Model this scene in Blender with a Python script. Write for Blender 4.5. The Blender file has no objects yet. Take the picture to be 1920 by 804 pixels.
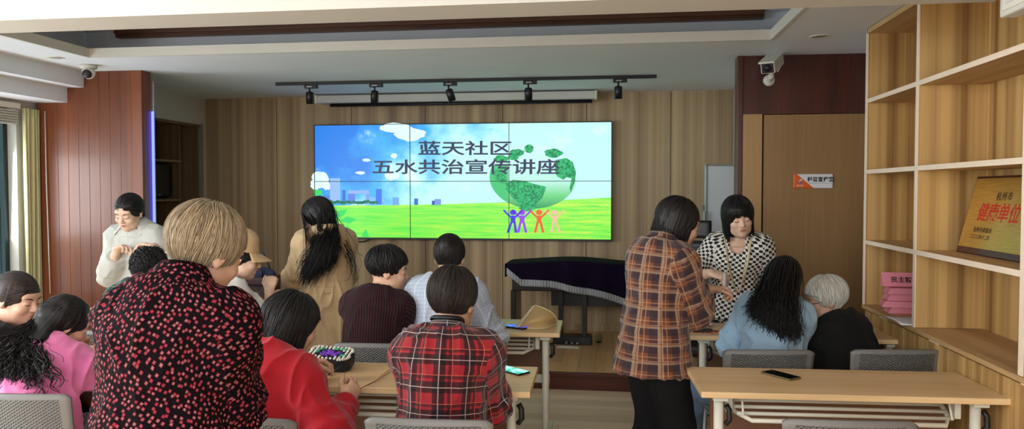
import bpy, bmesh, math, random
import numpy as np
from mathutils import Vector, Matrix, Euler

random.seed(7)
RNG = np.random.default_rng(7)
R = math.radians
C = bpy.context.scene.collection
SC = bpy.context.scene

# ------------------------------------------------------------------ camera, world, light, exposure
EYE = Vector((0.0, 0.0, 1.55))
FOC = 1400.0
YAW = math.atan(190 / FOC)
PITCH = math.atan(45 / FOC)
cam_data = bpy.data.cameras.new('camera')
cam = bpy.data.objects.new('camera', cam_data)
C.objects.link(cam)
cam_data.sensor_width = 36.0
cam_data.lens = FOC / 1920 * 36.0
cam_data.clip_start = 0.05
cam.location = EYE
cam.rotation_euler = (math.pi / 2 - PITCH, 0, YAW)
SC.camera = cam

SC.view_settings.view_transform = 'Standard'
SC.view_settings.look = 'None'
SC.view_settings.gamma = 1.0
SC.view_settings.use_curve_mapping = False
SC.view_settings.exposure = 1.12
SC.cycles.max_bounces = 6
SC.cycles.diffuse_bounces = 4
SC.cycles.use_denoising = True
SC.cycles.sample_clamp_indirect = 6.0

world = bpy.data.worlds.new('world')
SC.world = world
world.use_nodes = True
world.node_tree.nodes['Background'].inputs[0].default_value = (0.80, 0.92, 1.0, 1)
world.node_tree.nodes['Background'].inputs[1].default_value = 1.2


def area_light(name, loc, direction, sx, sy, power, color=(1, 1, 1)):
    d = bpy.data.lights.new(name, 'AREA')
    d.shape = 'RECTANGLE'
    d.size, d.size_y = sx, sy
    d.energy = power
    d.color = color
    o = bpy.data.objects.new(name, d)
    C.objects.link(o)
    o.location = loc
    o.rotation_euler = Vector(direction).to_track_quat('-Z', 'Z').to_euler()
    return o


# daylight through the windows behind the camera and along the left-hand wall
area_light('daylight_rear_window', (-1.5, -3.42, 1.65), (0, 1, 0.0), 5.4, 1.5, 32, (1.0, 0.985, 0.95))
area_light('daylight_left_window', (-4.78, 1.45, 1.55), (1, 0, -0.04), 5.8, 1.5, 190, (0.95, 0.98, 1.0))
area_light('daylight_left_window_far', (-4.80, 5.03, 1.5), (1, 0.0, -0.05), 0.7, 1.3, 9, (0.93, 0.98, 1.0))
# ceiling lamps that are lit in the rear half of the room
area_light('rear_ceiling_lamps', (-1.4, -0.6, 2.60), (0, 0.40, -1), 4.4, 2.6, 100, (1.0, 0.995, 0.98))

FWD = Vector((-math.sin(YAW) * math.cos(PITCH), math.cos(YAW) * math.cos(PITCH), -math.sin(PITCH)))
RGT = Vector((math.cos(YAW), math.sin(YAW), 0))
UPV = RGT.cross(FWD)


def ray(x, y):
    return FWD + RGT * ((x - 960) / FOC) - UPV * ((y - 402) / FOC)


def on_y(x, y, Y):
    d = ray(x, y)
    return EYE + d * (Y / d.y)


def on_z(x, y, Z):
    d = ray(x, y)
    return EYE + d * ((Z - EYE.z) / d.z)


# ------------------------------------------------------------------ colour and material helpers
def lin(c):
    """sRGB 0-255 to linear"""
    out = []
    for v in c[:3]:
        v = v / 255.0
        out.append(v / 12.92 if v <= 0.04045 else ((v + 0.055) / 1.055) ** 2.4)
    return (*out, 1.0)


class NT:
    """tiny node-tree writer"""

    def __init__(s, name):
        s.m = bpy.data.materials.new(name)
        s.m.use_nodes = True
        s.t = s.m.node_tree
        s.b = s.t.nodes['Principled BSDF']

    def n(s, typ, ins=None, **props):
        nd = s.t.nodes.new(typ)
        for k, v in props.items():
            setattr(nd, k, v)
        for k, v in (ins or {}).items():
            s.put(nd.inputs[k], v)
        return nd

    def put(s, sock, v):
        if hasattr(v, 'is_output') or isinstance(v, bpy.types.NodeSocket):
            s.t.links.new(v, sock)
        else:
            sock.default_value = v

    def math(s, op, a, b=None, c=None):
        nd = s.t.nodes.new('ShaderNodeMath')
        nd.operation = op
        for i, v in enumerate((a, b, c)):
            if v is not None:
                s.put(nd.inputs[i], v)
        return nd.outputs[0]

    def mix(s, f, a, b):
        nd = s.t.nodes.new('ShaderNodeMix')
        nd.data_type = 'RGBA'
        s.put(nd.inputs[0], f)
        s.put(nd.inputs[6], a)
        s.put(nd.inputs[7], b)
        return nd.outputs[2]

    def mul(s, f, a, b):
        nd = s.t.nodes.new('ShaderNodeMix')
        nd.data_type = 'RGBA'
        nd.blend_type = 'MULTIPLY'
        s.put(nd.inputs[0], f)
        s.put(nd.inputs[6], a)
        s.put(nd.inputs[7], b)
        return nd.outputs[2]

    def coord(s, which='Object'):
        return s.n('ShaderNodeTexCoord').outputs[which]

    def scaled(s, vec, sc, loc=(0, 0, 0), rot=(0, 0, 0)):
        nd = s.n('ShaderNodeMapping', {'Vector': vec, 'Scale': sc, 'Location': loc, 'Rotation': rot})
        return nd.outputs[0]

    def noise(s, vec, scale=5.0, detail=3.0, rough=0.5, out='Fac'):
        nd = s.n('ShaderNodeTexNoise', {'Vector': vec, 'Scale': scale, 'Detail': detail, 'Roughness': rough})
        return nd.outputs[out]

    def ramp(s, f, stops):
        nd = s.t.nodes.new('ShaderNodeValToRGB')
        s.put(nd.inputs[0], f)
        el = nd.color_ramp.elements
        while len(el) < len(stops):
            el.new(0.5)
        for e, (p, c) in zip(el, stops):
            e.position = p
            e.color = c
        return nd.outputs[0]

    def sep(s, vec):
        nd = s.n('ShaderNodeSeparateXYZ', {0: vec})
        return nd.outputs

    def bump(s, h, strength=0.3, dist=0.01):
        nd = s.n('ShaderNodeBump', {'Height': h, 'Strength': strength, 'Distance': dist})
        s.t.links.new(nd.outputs[0], s.b.inputs['Normal'])

    def set(s, **kw):
        for k, v in kw.items():
            s.put(s.b.inputs[k.replace('_', ' ')], v)
        return s


MATS = {}


def plain(name, col, rough=0.6, metal=0.0, var=0.06, scale=8.0, emit=0.0, bump=0.0, spec=0.5, sheen=0.0):
    if name in MATS:
        return MATS[name]
    t = NT(name)
    c = lin(col)
    v = t.noise(t.coord(), scale, 4.0)
    dark = tuple(x * (1 - var) for x in c[:3]) + (1,)
    lite = tuple(min(1, x * (1 + var)) for x in c[:3]) + (1,)
    base = t.ramp(v, [(0.3, dark), (0.7, lite)])
    t.set(Base_Color=base, Roughness=rough, Metallic=metal)
    t.b.inputs['Specular IOR Level'].default_value = spec
    if sheen:
        t.b.inputs['Sheen Weight'].default_value = sheen
    if emit:
        t.put(t.b.inputs['Emission Color'], c)
        t.b.inputs['Emission Strength'].default_value = emit
    if bump:
        t.bump(t.noise(t.coord(), scale * 12, 4.0), bump, 0.004)
    MATS[name] = t.m
    return t.m


def glow(name, col, strength=1.0):
    if name in MATS:
        return MATS[name]
    t = NT(name)
    t.set(Base_Color=(0.01, 0.01, 0.01, 1), Roughness=0.4)
    t.b.inputs['Emission Color'].default_value = lin(col)
    t.b.inputs['Emission Strength'].default_value = strength
    MATS[name] = t.m
    return t.m


def wood(name, dark, light, axis='Z', bands=9.0, fine=60.0, rough=0.5, spec=0.4, band_mix=0.6, coat=0.0, boards=None, stretch=0.03):
    """grain runs along axis; broad bands and fine streaks across it"""
    if name in MATS:
        return MATS[name]
    t = NT(name)
    v = t.coord()
    k = {'X': (stretch, 1, 1), 'Y': (1, stretch, 1), 'Z': (1, 1, stretch)}[axis]
    vv = t.scaled(v, k)
    a = t.noise(vv, bands, 2.0, 0.5)
    b = t.noise(vv, fine, 3.0, 0.6)
    m = t.math('ADD', t.math('MULTIPLY', a, band_mix), t.math('MULTIPLY', b, 1 - band_mix))
    c1, c2 = lin(dark), lin(light)
    mid = tuple((p + q) / 2 for p, q in zip(c1, c2))
    base = t.ramp(m, [(0.36, c1), (0.5, mid), (0.64, c2)])
    if boards:
        ax, w, length, jit = boards       # plank floor: strips of width w, their ends staggered
        s = t.sep(v)
        across = s[1] if ax == 'X' else s[0]
        along = s[0] if ax == 'X' else s[1]
        row = t.math('FLOOR', t.math('DIVIDE', across, w))
        off = t.n('ShaderNodeTexWhiteNoise', {'W': row}, noise_dimensions='1D').outputs[0]
        al = t.math('ADD', t.math('DIVIDE', along, length), t.math('MULTIPLY', off, 3.0))
        cell = t.math('FLOOR', al)
        idv = t.n('ShaderNodeCombineXYZ', {0: row, 1: cell, 2: 0.0}).outputs[0]
        rnd = t.n('ShaderNodeTexWhiteNoise', {'Vector': idv}, noise_dimensions='3D').outputs[0]
        tint = t.ramp(rnd, [(0.0, (1 - jit, 1 - jit, 1 - jit, 1)), (1.0, (1 + jit * .4, 1 + jit * .4, 1 + jit * .4, 1))])
        base = t.mul(1.0, base, tint)
        fr = t.math('FRACT', t.math('DIVIDE', across, w))
        fl = t.math('FRACT', al)
        seam = t.math('MAXIMUM', t.math('LESS_THAN', fr, 0.025), t.math('LESS_THAN', fl, 0.004))
        base = t.mix(t.math('MULTIPLY', seam, 0.6), base, tuple(x * .35 for x in c1[:3]) + (1,))
    t.set(Base_Color=base, Roughness=rough)
    t.b.inputs['Specular IOR Level'].default_value = spec
    if coat:
        t.b.inputs['Coat Weight'].default_value = coat
        t.b.inputs['Coat Roughness'].default_value = 0.15
    t.bump(b, 0.08, 0.002)
    MATS[name] = t.m
    return t.m


# ------------------------------------------------------------------ mesh helpers
class MB:
    """collects shapes, links them as one mesh object"""

    def __init__(s):
        s.bm = bmesh.new()

    def box(s, lo, hi, bevel=0.0, mtx=None, seg=2):
        lo, hi = Vector(lo), Vector(hi)
        r = bmesh.ops.create_cube(s.bm, size=1.0)
        vs = r['verts']
        for v in vs:
            v.co = Vector(((lo[i] + hi[i]) / 2 + v.co[i] * (hi[i] - lo[i])) for i in range(3))
        if bevel > 0:
            es = list({e for v in vs for e in v.link_edges})
            rb = bmesh.ops.bevel(s.bm, geom=es, offset=bevel, segments=seg, profile=0.5, affect='EDGES')
            vs = list({v for f in rb['faces'] for v in f.verts} | {v for v in vs if v.is_valid})
        if mtx is not None:
            bmesh.ops.transform(s.bm, matrix=mtx, verts=vs)
        return s

    def tube(s, pts, rad, sides=10, closed=False, cap=True, flat=1.0, up=None):
        """round bar through points; rad a number or one per point"""
        pts = [Vector(p) for p in pts]
        n = len(pts)
        rads = rad if isinstance(rad, (list, tuple, np.ndarray)) else [rad] * n
        rings = []
        ref = None
        for i, p in enumerate(pts):
            a = pts[(i - 1) % n] if (closed or i > 0) else p
            b = pts[(i + 1) % n] if (closed or i < n - 1) else p
            t = (b - a).normalized()
            if ref is None:
                ref = Vector(up) if up else (Vector((0, 0, 1)) if abs(t.z) < 0.9 else Vector((1, 0, 0)))
            e1 = (ref - t * ref.dot(t)).normalized()
            ref = e1
            e2 = t.cross(e1)
            rings.append([s.bm.verts.new(p + (e1 * math.cos(2 * math.pi * j / sides) * flat + e2 * math.sin(2 * math.pi * j / sides)) * rads[i]) for j in range(sides)])
        m = n if closed else n - 1
        for i in range(m):
            A, B = rings[i], rings[(i + 1) % n]
            for j in range(sides):
                f = s.bm.faces.new((A[j], A[(j + 1) % sides], B[(j + 1) % sides], B[j]))
                f.smooth = True
        if cap and not closed:
            s.bm.faces.new(list(reversed(rings[0])))
            s.bm.faces.new(rings[-1])
        return s

    def lathe(s, prof, loc=(0, 0, 0), sides=24, mtx=None):
        """profile of (r, z) turned about z"""
        loc = Vector(loc)
        rings = []
        for r, z in prof:
            if r < 1e-6:
                rings.append([s.bm.verts.new((0, 0, z))])
            else:
                rings.append([s.bm.verts.new((r * math.cos(2 * math.pi * j / sides), r * math.sin(2 * math.pi * j / sides), z)) for j in range(sides)])
        for A, B in zip(rings, rings[1:]):
            for j in range(sides):
                k = (j + 1) % sides
                q = [A[0]] if len(A) == 1 else [A[j], A[k]]
                w = [B[0]] if len(B) == 1 else [B[k], B[j]]
                if len(q) + len(w) > 2:
                    f = s.bm.faces.new(q + w)
                    f.smooth = True
        vs = [v for r_ in rings for v in r_]
        if mtx is not None:
            bmesh.ops.transform(s.bm, matrix=mtx, verts=vs)
        bmesh.ops.translate(s.bm, vec=loc, verts=vs)
        return s

    def prism(s, poly, thick, mtx=None, bevel=0.0):
        """flat polygon in xy, extruded along z"""
        a = [s.bm.verts.new((p[0], p[1], 0)) for p in poly]
        b = [s.bm.verts.new((p[0], p[1], thick)) for p in poly]
        n = len(poly)
        s.bm.faces.new(list(reversed(a)))
        s.bm.faces.new(b)
        for i in range(n):
            s.bm.faces.new((a[i], a[(i + 1) % n], b[(i + 1) % n], b[i]))
        vs = a + b
        if mtx is not None:
            bmesh.ops.transform(s.bm, matrix=mtx, verts=vs)
        return s

    def grid(s, f, nu, nv, thick=0.0, smooth=True, closed_u=False):
        """surface f(u,v) -> point; solidified by thick along its normal"""
        V = [[Vector(f(i / (nu if closed_u else nu - 1), j / (nv - 1))) for j in range(nv)] for i in range(nu)]
        top = [[s.bm.verts.new(p) for p in row] for row in V]
        m = nu if closed_u else nu - 1
        faces = []
        for i in range(m):
            for j in range(nv - 1):
                q = s.bm.faces.new((top[i][j], top[(i + 1) % nu][j], top[(i + 1) % nu][j + 1], top[i][j + 1]))
                q.smooth = smooth
                faces.append(q)
        if thick:
            for q in faces:
                q.normal_update()
            bmesh.ops.solidify(s.bm, geom=faces, thickness=thick)
        return s

    def ball(s, c, r, seg=14, scale=(1, 1, 1), mtx=None):
        q = bmesh.ops.create_uvsphere(s.bm, u_segments=seg, v_segments=max(6, seg // 2 + 1), radius=1.0)
        for v in q['verts']:
            v.co = Vector((v.co.x * scale[0], v.co.y * scale[1], v.co.z * scale[2])) * r
        for f in {f for v in q['verts'] for f in v.link_faces}:
            f.smooth = True
        if mtx is not None:
            bmesh.ops.transform(s.bm, matrix=mtx, verts=q['verts'])
        bmesh.ops.translate(s.bm, vec=Vector(c), verts=q['verts'])
        return s

    def build(s, name, m, parent=None, loc=None):
        bmesh.ops.recalc_face_normals(s.bm, faces=s.bm.faces[:])
        me = bpy.data.meshes.new(name)
        s.bm.to_mesh(me)
        s.bm.free()
        for k in (m if isinstance(m, (list, tuple)) else [m]):
            me.materials.append(k)
        o = bpy.data.objects.new(name, me)
        C.objects.link(o)
        if parent is not None:
            o.parent = parent
        if loc is not None:
            o.location = loc
        return o


def tag(o, label=None, cat=None, group=None, kind=None):
    for k, v in (('label', label), ('category', cat), ('group', group), ('kind', kind)):
        if v:
            o[k] = v
    return o


def thing(name, label, cat, loc=(0, 0, 0), rz=0.0, group=None):
    o = bpy.data.objects.new(name, None)
    C.objects.link(o)
    o.empty_display_size = 0.1
    o.location = loc
    o.rotation_euler = (0, 0, rz)
    return tag(o, label, cat, group)


def struct(name, mb, m, parent=None):
    o = mb.build(name, m, parent)
    if parent is None:
        o['kind'] = 'structure'
    return o


def copy_tree(o, parent=None):
    c = o.copy()
    C.objects.link(c)
    c.parent = parent
    for ch in list(o.children):
        copy_tree(ch, c)
    return c


def text_mesh(name, body, size, m, parent, mtx, extrude=0.0006, weight=0.0, align='CENTER', sx=1.0, shear=0.0, spacing=1.0):
    cu = bpy.data.curves.new(name, 'FONT')
    cu.body = body
    cu.size = size
    cu.align_x = align
    cu.align_y = 'CENTER'
    cu.extrude = extrude
    cu.offset = weight
    cu.shear = shear
    cu.space_character = spacing
    cu.resolution_u = 3
    tmp = bpy.data.objects.new(name, cu)
    C.objects.link(tmp)
    bpy.context.view_layer.update()
    me = bpy.data.meshes.new_from_object(tmp.evaluated_get(bpy.context.evaluated_depsgraph_get()))
    bpy.data.objects.remove(tmp)
    me.transform(Matrix.Diagonal((sx, 1, 1, 1)))
    me.transform(mtx)
    me.materials.clear()
    me.materials.append(m)
    o = bpy.data.objects.new(name, me)
    C.objects.link(o)
    o.parent = parent
    return o


FACE_CAM = Matrix(((1, 0, 0, 0), (0, 0, -1, 0), (0, 1, 0, 0), (0, 0, 0, 1)))   # xy plane -> xz plane looking at -y
# ------------------------------------------------------------------ materials of the room
M_white = plain('white_paint', (206, 204, 195), 0.75, var=0.02, scale=3)
M_ceil = plain('ceiling_paint', (226, 230, 236), 0.8, var=0.02, scale=3)
M_wall = plain('plain_wall_paint', (205, 200, 190), 0.8, var=0.03)
M_backwood = wood('back_wall_veneer', (140, 115, 86), (198, 172, 134), 'Z', 9, 70, 0.55, band_mix=0.78, stretch=0.006)
M_redwood = wood('red_brown_panel', (98, 52, 32), (132, 74, 46), 'Z', 7, 90, 0.34, 0.5, coat=0.12, stretch=0.02)
M_darkred = wood('dark_red_panel', (58, 22, 18), (86, 38, 28), 'Z', 7, 60, 0.35, 0.5, coat=0.2)
M_shelf = wood('oak_shelf_veneer', (140, 100, 54), (214, 174, 112), 'Z', 11, 70, 0.5, band_mix=0.72, stretch=0.006)
M_shelf_h = wood('oak_shelf_board', (170, 132, 86), (210, 174, 126), 'Y', 14, 90, 0.5)
M_edge = plain('pale_edge_band', (238, 218, 196), 0.5, var=0.04)
M_table = wood('table_beech', (208, 170, 120), (232, 200, 154), 'X', 10, 80, 0.38, 0.5, stretch=0.025)
M_floor = wood('oak_plank_floor', (218, 184, 150), (246, 220, 190), 'X', 5, 40, 0.55, 0.3, boards=('X', 0.125, 1.1, 0.22))
M_stagefloor = wood('stage_plank_floor', (206, 150, 96), (236, 188, 134), 'Y', 5, 40, 0.32, 0.5, boards=('Y', 0.14, 1.2, 0.22))
M_riser = wood('stage_riser_wood', (70, 30, 20), (98, 46, 30), 'X', 7, 60, 0.35, coat=0.2)
M_black = plain('black_plastic', (22, 22, 24), 0.45, var=0.1)
M_blackmetal = plain('black_metal', (18, 18, 22), 0.4, var=0.1)
M_cream = plain('cream_metal', (222, 220, 206), 0.35, var=0.02)
M_greymetal = plain('grey_metal', (170, 170, 168), 0.35, 0.6)
M_modesty = plain('brown_modesty_board', (112, 78, 54), 0.5)

WALL_Y = 7.55
CZ = 2.52

# ------------------------------------------------------------------ shell
struct('floor', MB().box((-4.95, -3.6, -0.08), (2.1, 5.8, 0)), M_floor)
sm = MB().box((-4.6, 5.80, 0.0), (1.9, 7.7, 0.13))
struct('floor_stage', sm, M_stagefloor)
struct('trim_1', MB().box((-3.77, 5.775, 0.0), (0.9, 5.80, 0.122)).box((-3.77, 5.76, 0.105), (0.9, 5.80, 0.135), 0.004), M_riser)

# back wall in tall veneered panels with open joints
bw = MB()
xs = [-4.45, -3.55, -2.72, -1.93, -1.12, -0.27, 0.56, 1.3]
for a, b in zip(xs, xs[1:]):
    bw.box((a + 0.003, WALL_Y, 0.13), (b - 0.003, WALL_Y + 0.04, 2.54))
struct('wall_back', bw, M_backwood)
struct('wall_back_core', MB().box((-4.5, WALL_Y + 0.045, 0), (2.0, WALL_Y + 0.12, 2.9)), M_black)
struct('baseboard_back', MB().box((-4.38, WALL_Y - 0.012, 0.13), (1.15, WALL_Y, 0.20), 0.003), M_backwood)

# stage side wall on the left, with the niche cut into it
XL = -4.36
sw = MB()
sw.box((XL - 0.5, 5.70, 2.25), (XL, WALL_Y, 2.9))
sw.box((XL - 0.5, 5.70, 0.13), (XL, 6.50, 2.25))
sw.box((XL - 0.5, 7.50, 0.13), (XL, WALL_Y, 2.25))
sw.box((XL - 0.5, 6.50, 0.13), (XL, 7.50, 0.30))
struct('wall_stage_left', sw, M_wall)
struct('wall_stage_right', MB().box((1.16, 5.72, 0.0), (1.26, WALL_Y, 2.9)), M_wall)

# red-brown panelled pillar on the left: tongue and groove boards
pl = MB()
x = -4.72
while x < -3.80:
    x2 = min(x + 0.094, -3.775)
    pl.box((x + 0.0006, 5.60, 0.0), (x2 - 0.0006, 5.64, 2.52), 0.0022)
    x = x2
pl.box((-4.72, 5.625, 0.0), (-3.775, 5.72, 2.52))
struct('wall_pillar_left', pl, M_redwood)
# blue strip light along the pillar's edge
led = thing('strip_light', 'blue glowing strip light along the edge of the red-brown pillar', 'light', (-3.768, 5.725, 0))
MB().box((-0.012, 0.0, 0.3), (0.012, 0.014, 2.45), 0.003).build('channel', M_greymetal, led)
MB().box((-0.009, -0.006, 0.32), (0.013, 0.0, 2.20)).build('diffuser', glow('blue_strip', (70, 80, 255), 3.0), led)

# door wall at the right, on the near side of the stage
dw = MB()
dw.box((0.926, 5.60, 2.10), (2.0, 5.72, 2.52))
dw.box((0.885, 5.585, 0.0), (0.925, 5.72, 2.52), 0.006)
dw.box((1.80, 5.60, 0.0), (2.0, 5.72, 2.10))
struct('wall_door', dw, M_darkred)
struct('wall_light_blocker', MB().box((0.93, 5.67, 0.0), (1.80, 5.715, 2.098)), M_black)  # unseen black box added behind the door to block light leaking round it
M_door = wood('door_veneer', (134, 100, 62), (150, 114, 72), 'Z', 4, 60, 0.45, band_mix=0.5)
M_doorside = wood('door_side_veneer', (158, 120, 76), (172, 134, 88), 'Z', 4, 60, 0.45, band_mix=0.5)
struct('door_2', MB().box((0.925, 5.59, 0.0), (1.062, 5.66, 2.10), 0.003), M_doorside)
dr = struct('door_1', MB().box((1.074, 5.60, 0.0), (1.80, 5.65, 2.095), 0.002), M_door)
hd = MB()
hd.box((1.105, 5.575, 0.93), (1.135, 5.60, 1.13), 0.004).tube([(1.12, 5.58, 1.03), (1.12, 5.545, 1.03), (1.24, 5.545, 1.03)], 0.009)
hd.build('door_handle', M_greymetal, dr)

# right wall, rear wall with its wide window, left wall with windows
struct('wall_right', MB().box((1.86, -3.6, 0), (2.0, 5.60, 2.9)), M_wall)
lw = MB()
lw.box((-4.95, -3.6, 0), (-4.75, -1.5, 2.9)).box((-4.95, -1.5, 0), (-4.75, 4.4, 0.75)).box((-4.95, -1.5, 2.35), (-4.75, 4.4, 2.9))
lw.box((-4.95, 4.4, 0), (-4.75, 4.55, 2.9)).box((-4.95, 4.55, 0), (-4.75, 5.42, 0.55)).box((-4.95, 4.55, 2.24), (-4.75, 5.42, 2.9)).box((-4.95, 5.42, 0), (-4.75, 5.72, 2.9))
struct('wall_left', lw, M_wall)
rw = MB()
rw.box((-4.95, -3.6, 0), (-4.3, -3.45, 2.9)).box((1.3, -3.6, 0), (2.0, -3.45, 2.9)).box((-4.3, -3.6, 0), (1.3, -3.45, 0.8)).box((-4.3, -3.6, 2.45), (1.3, -3.45, 2.9))
struct('wall_rear', rw, M_wall)

# windows: dark green-black frames with glass
M_frame = plain('dark_window_frame', (34, 52, 54), 0.35, 0.3)
gt = NT('window_glass')
gt.set(Base_Color=(0.9, 0.98, 0.97, 1), Roughness=0.02)
gt.b.inputs['Transmission Weight'].default_value = 1.0
gt.b.inputs['IOR'].default_value = 1.02
gt.b.inputs['Specular IOR Level'].default_value = 0.2
M_glass = gt.m


def window_x(name, x, y0, y1, z0, z1, bars):
    f = MB()
    w = 0.045
    f.box((x - 0.04, y0, z0), (x + 0.03, y0 + w, z1)).box((x - 0.04, y1 - w, z0), (x + 0.03, y1, z1))
    f.box((x - 0.04, y0, z0), (x + 0.03, y1, z0 + w)).box((x - 0.04, y0, z1 - w), (x + 0.03, y1, z1))
    for b in bars:
        f.box((x - 0.03, b - 0.025, z0), (x + 0.02, b + 0.025, z1))
    o = struct(name, f, M_frame)
    MB().box((x - 0.012, y0 + w, z0 + w), (x - 0.006, y1 - w, z1 - w)).build('pane', M_glass, o)
    return o


window_x('window_1', -4.86, 4.55, 5.42, 0.55, 2.24, [5.02])
window_x('window_2', -4.90, -1.5, 4.4, 0.75, 2.35, [-0.3, 1.0, 2.2, 3.3])
f = MB()
for xx in (-4.3, -2.45, -0.6, 1.25):
    f.box((xx, -3.56, 0.8), (xx + 0.05, -3.5, 2.45))
f.box((-4.3, -3.56, 0.8), (1.3, -3.5, 0.85)).box((-4.3, -3.56, 2.40), (1.3, -3.5, 2.45))
wr = struct('window_3', f, M_frame)
MB().box((-4.25, -3.54, 0.85), (1.25, -3.53, 2.4)).build('pane', M_glass, wr)
# what the left window looks out on: a pale tiled building wall
struct('wall_outside', MB().box((-7.5, 3.0, -1.0), (-7.3, 12.0, 5.0)), plain('pale_outside_wall', (225, 236, 230), 0.9, var=0.1, scale=1.2))

# ------------------------------------------------------------------ ceiling
M_browntrim = wood('brown_ceiling_trim', (70, 42, 28), (104, 66, 44), 'X', 8, 60, 0.4)
TX0, TX1, TY0, TY1 = -3.80, 1.015, 3.72, 5.02
ce = MB()
ce.box((-4.95, 3.23, CZ), (TX0 - 0.30, 5.80, 2.9)).box((TX1 + 0.30, 3.23, CZ), (2.0, 5.80, 2.9)).box((TX0 - 0.30, TY1 + 0.36, CZ), (TX1 + 0.30, 5.80, 2.9))
ce.box((TX0 - 0.30, TY1, CZ), (TX1 + 0.30, TY1 + 0.36, CZ + 0.012)).box((TX0 - 0.30, TY0 - 0.3, CZ), (TX1 + 0.30, TY0, CZ + 0.012))
ce.box((TX0 - 0.30, TY0, CZ), (TX0, TY1, CZ + 0.012)).box((TX1, TY0, CZ), (TX1 + 0.30, TY1, CZ + 0.012))
ce.box((TX0 - 0.30, 3.23, CZ), (TX1 + 0.30, TY0 - 0.3, 2.9))
struct('ceiling', ce, M_ceil)
struct('ceiling_tray', MB().box((TX0 - 0.29, 3.43, 2.78), (TX1 + 0.29, 5.37, 2.88)), M_ceil)
lip = MB()
lip.box((TX0, TY1 - 0.02, CZ - 0.004), (TX1, TY1 - 0.001, CZ + 0.062)).box((TX0 + 0.001, TY0, CZ - 0.0045), (TX0 + 0.02, TY1 - 0.02, CZ + 0.0615)).box((TX1 - 0.02, TY0, CZ - 0.0045), (TX1 - 0.001, TY1 - 0.02, CZ + 0.0615)).box((TX0 + 0.02, TY0 + 0.001, CZ - 0.004), (TX1 - 0.02, TY0 + 0.02, CZ + 0.062))
struct('trim_2', lip, M_white)
struct('trim_3', MB().box((TX0, TY1 + 0.30, 2.725), (TX1, TY1 + 0.36, 2.78)).box((TX0, TY1 + 0.28, 2.75), (TX1, TY1 + 0.31, 2.78), 0.004), M_browntrim)
struct('ceiling_stage', MB().box((-4.9, 5.80, CZ + 0.012), (2.0, 7.7, 2.9)), M_ceil)
struct('ceiling_rear', MB().box((-4.95, -3.6, 2.62), (2.0, 2.99, 2.9)), M_ceil)
struct('ceiling_beam', MB().box((-4.95, 2.99, 2.30), (1.495, 3.23, 2.9)), M_white)
struct('ceiling_soffit_upper', MB().box((-4.95, 3.23, 2.39), (-4.285, 5.598, CZ)), M_ceil)
struct('ceiling_soffit_lower', MB().box((-4.95, 3.23, 2.27), (-4.435, 5.598, 2.39)), M_ceil)

# ------------------------------------------------------------------ blind and curtain at the left window
bl = thing('window_blind', 'pale pleated blind drawn up at the top of the left window', 'blind', (-4.74, 5.0, 0))
b = MB()
for i in range(6):
    b.box((-0.008 - 0.004 * (i % 2), -0.42, 2.075 + i * 0.02), (0.03 + 0.004 * (i % 2), 0.40, 2.09 + i * 0.02), 0.003)
b.build('slat_stack', plain('blind_fabric', (190, 190, 176), 0.7), bl)
MB().box((-0.01, -0.43, 2.20), (0.045, 0.41, 2.245), 0.004).build('head_rail', M_cream, bl)
M_curtain = plain('cream_curtain', (206, 200, 150), 0.85, var=0.06)


def curtain_f(u, v):
    y = 5.425 + u * 0.16
    return (-4.70 + 0.018 * math.sin(u * 26) + 0.01 * v, y + 0.01 * math.sin(v * 3 + u * 9), 0.35 + v * 1.86)


tag(MB().grid(curtain_f, 40, 16, 0.004).build('curtain', M_curtain), 'narrow cream curtain gathered beside the left window', 'curtain')
cd = MB().tube([(-4.63, 5.585, 2.2), (-4.625, 5.58, 1.6), (-4.615, 5.58, 1.0), (-4.61, 5.58, 0.7)], 0.004, 6)
tag(cd.build('blind_cord', M_cream), 'thin pale blind cord hanging beside the cream curtain', 'cord')
# ------------------------------------------------------------------ video wall on the back wall
SY = 7.45
X0, X1, Z0, Z1 = -3.085, -0.02, 1.062, 2.226
PW, PH = (X1 - X0) / 3, (Z1 - Z0) / 2
vw = thing('video_wall', 'bright six-panel video wall showing sky, meadow, globe and dark lettering', 'screen', ((X0 + X1) / 2, SY, Z0))
vo = Vector(((X0 + X1) / 2, SY, Z0))

t = NT('video_picture')
s = t.sep(t.n('ShaderNodeNewGeometry').outputs['Position'])
u = t.math('DIVIDE', t.math('SUBTRACT', s[0], X0), X1 - X0)
v = t.math('DIVIDE', t.math('SUBTRACT', s[2], Z0), Z1 - Z0)
pos = t.n('ShaderNodeCombineXYZ', {0: t.math('MULTIPLY', u, 2.6), 1: v, 2: 0.0}).outputs[0]
cl = t.noise(pos, 2.6, 5.0, 0.55)
blue = t.math('SUBTRACT', 1.0, t.math('ADD', t.math('MULTIPLY', u, 1.75), t.math('MULTIPLY', t.math('SUBTRACT', 1.0, v), 0.55)))
sk = t.math('ADD', blue, t.math('MULTIPLY', t.math('SUBTRACT', 0.52, cl), 1.6))
sky = t.ramp(sk, [(0.0, lin((196, 255, 252))), (0.18, lin((150, 232, 255))), (0.42, lin((60, 182, 252))), (0.75, lin((10, 128, 236)))])
cloud = t.ramp(t.math('SUBTRACT', cl, t.math('MULTIPLY', v, 0.02)), [(0.56, (0, 0, 0, 1)), (0.68, (1, 1, 1, 1))])
sky = t.mix(t.math('MULTIPLY', t.sep(cloud)[0], 0.8), sky, lin((236, 255, 255)))
gn = t.noise(t.scaled(pos, (1, 14, 1)), 3.0, 4.0, 0.6)
fine = t.noise(pos, 90.0, 2.0, 0.6)
gm = t.math('ADD', gn, t.math('MULTIPLY', t.math('SUBTRACT', fine, 0.5), t.math('MULTIPLY', u, 0.5)))
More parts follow.
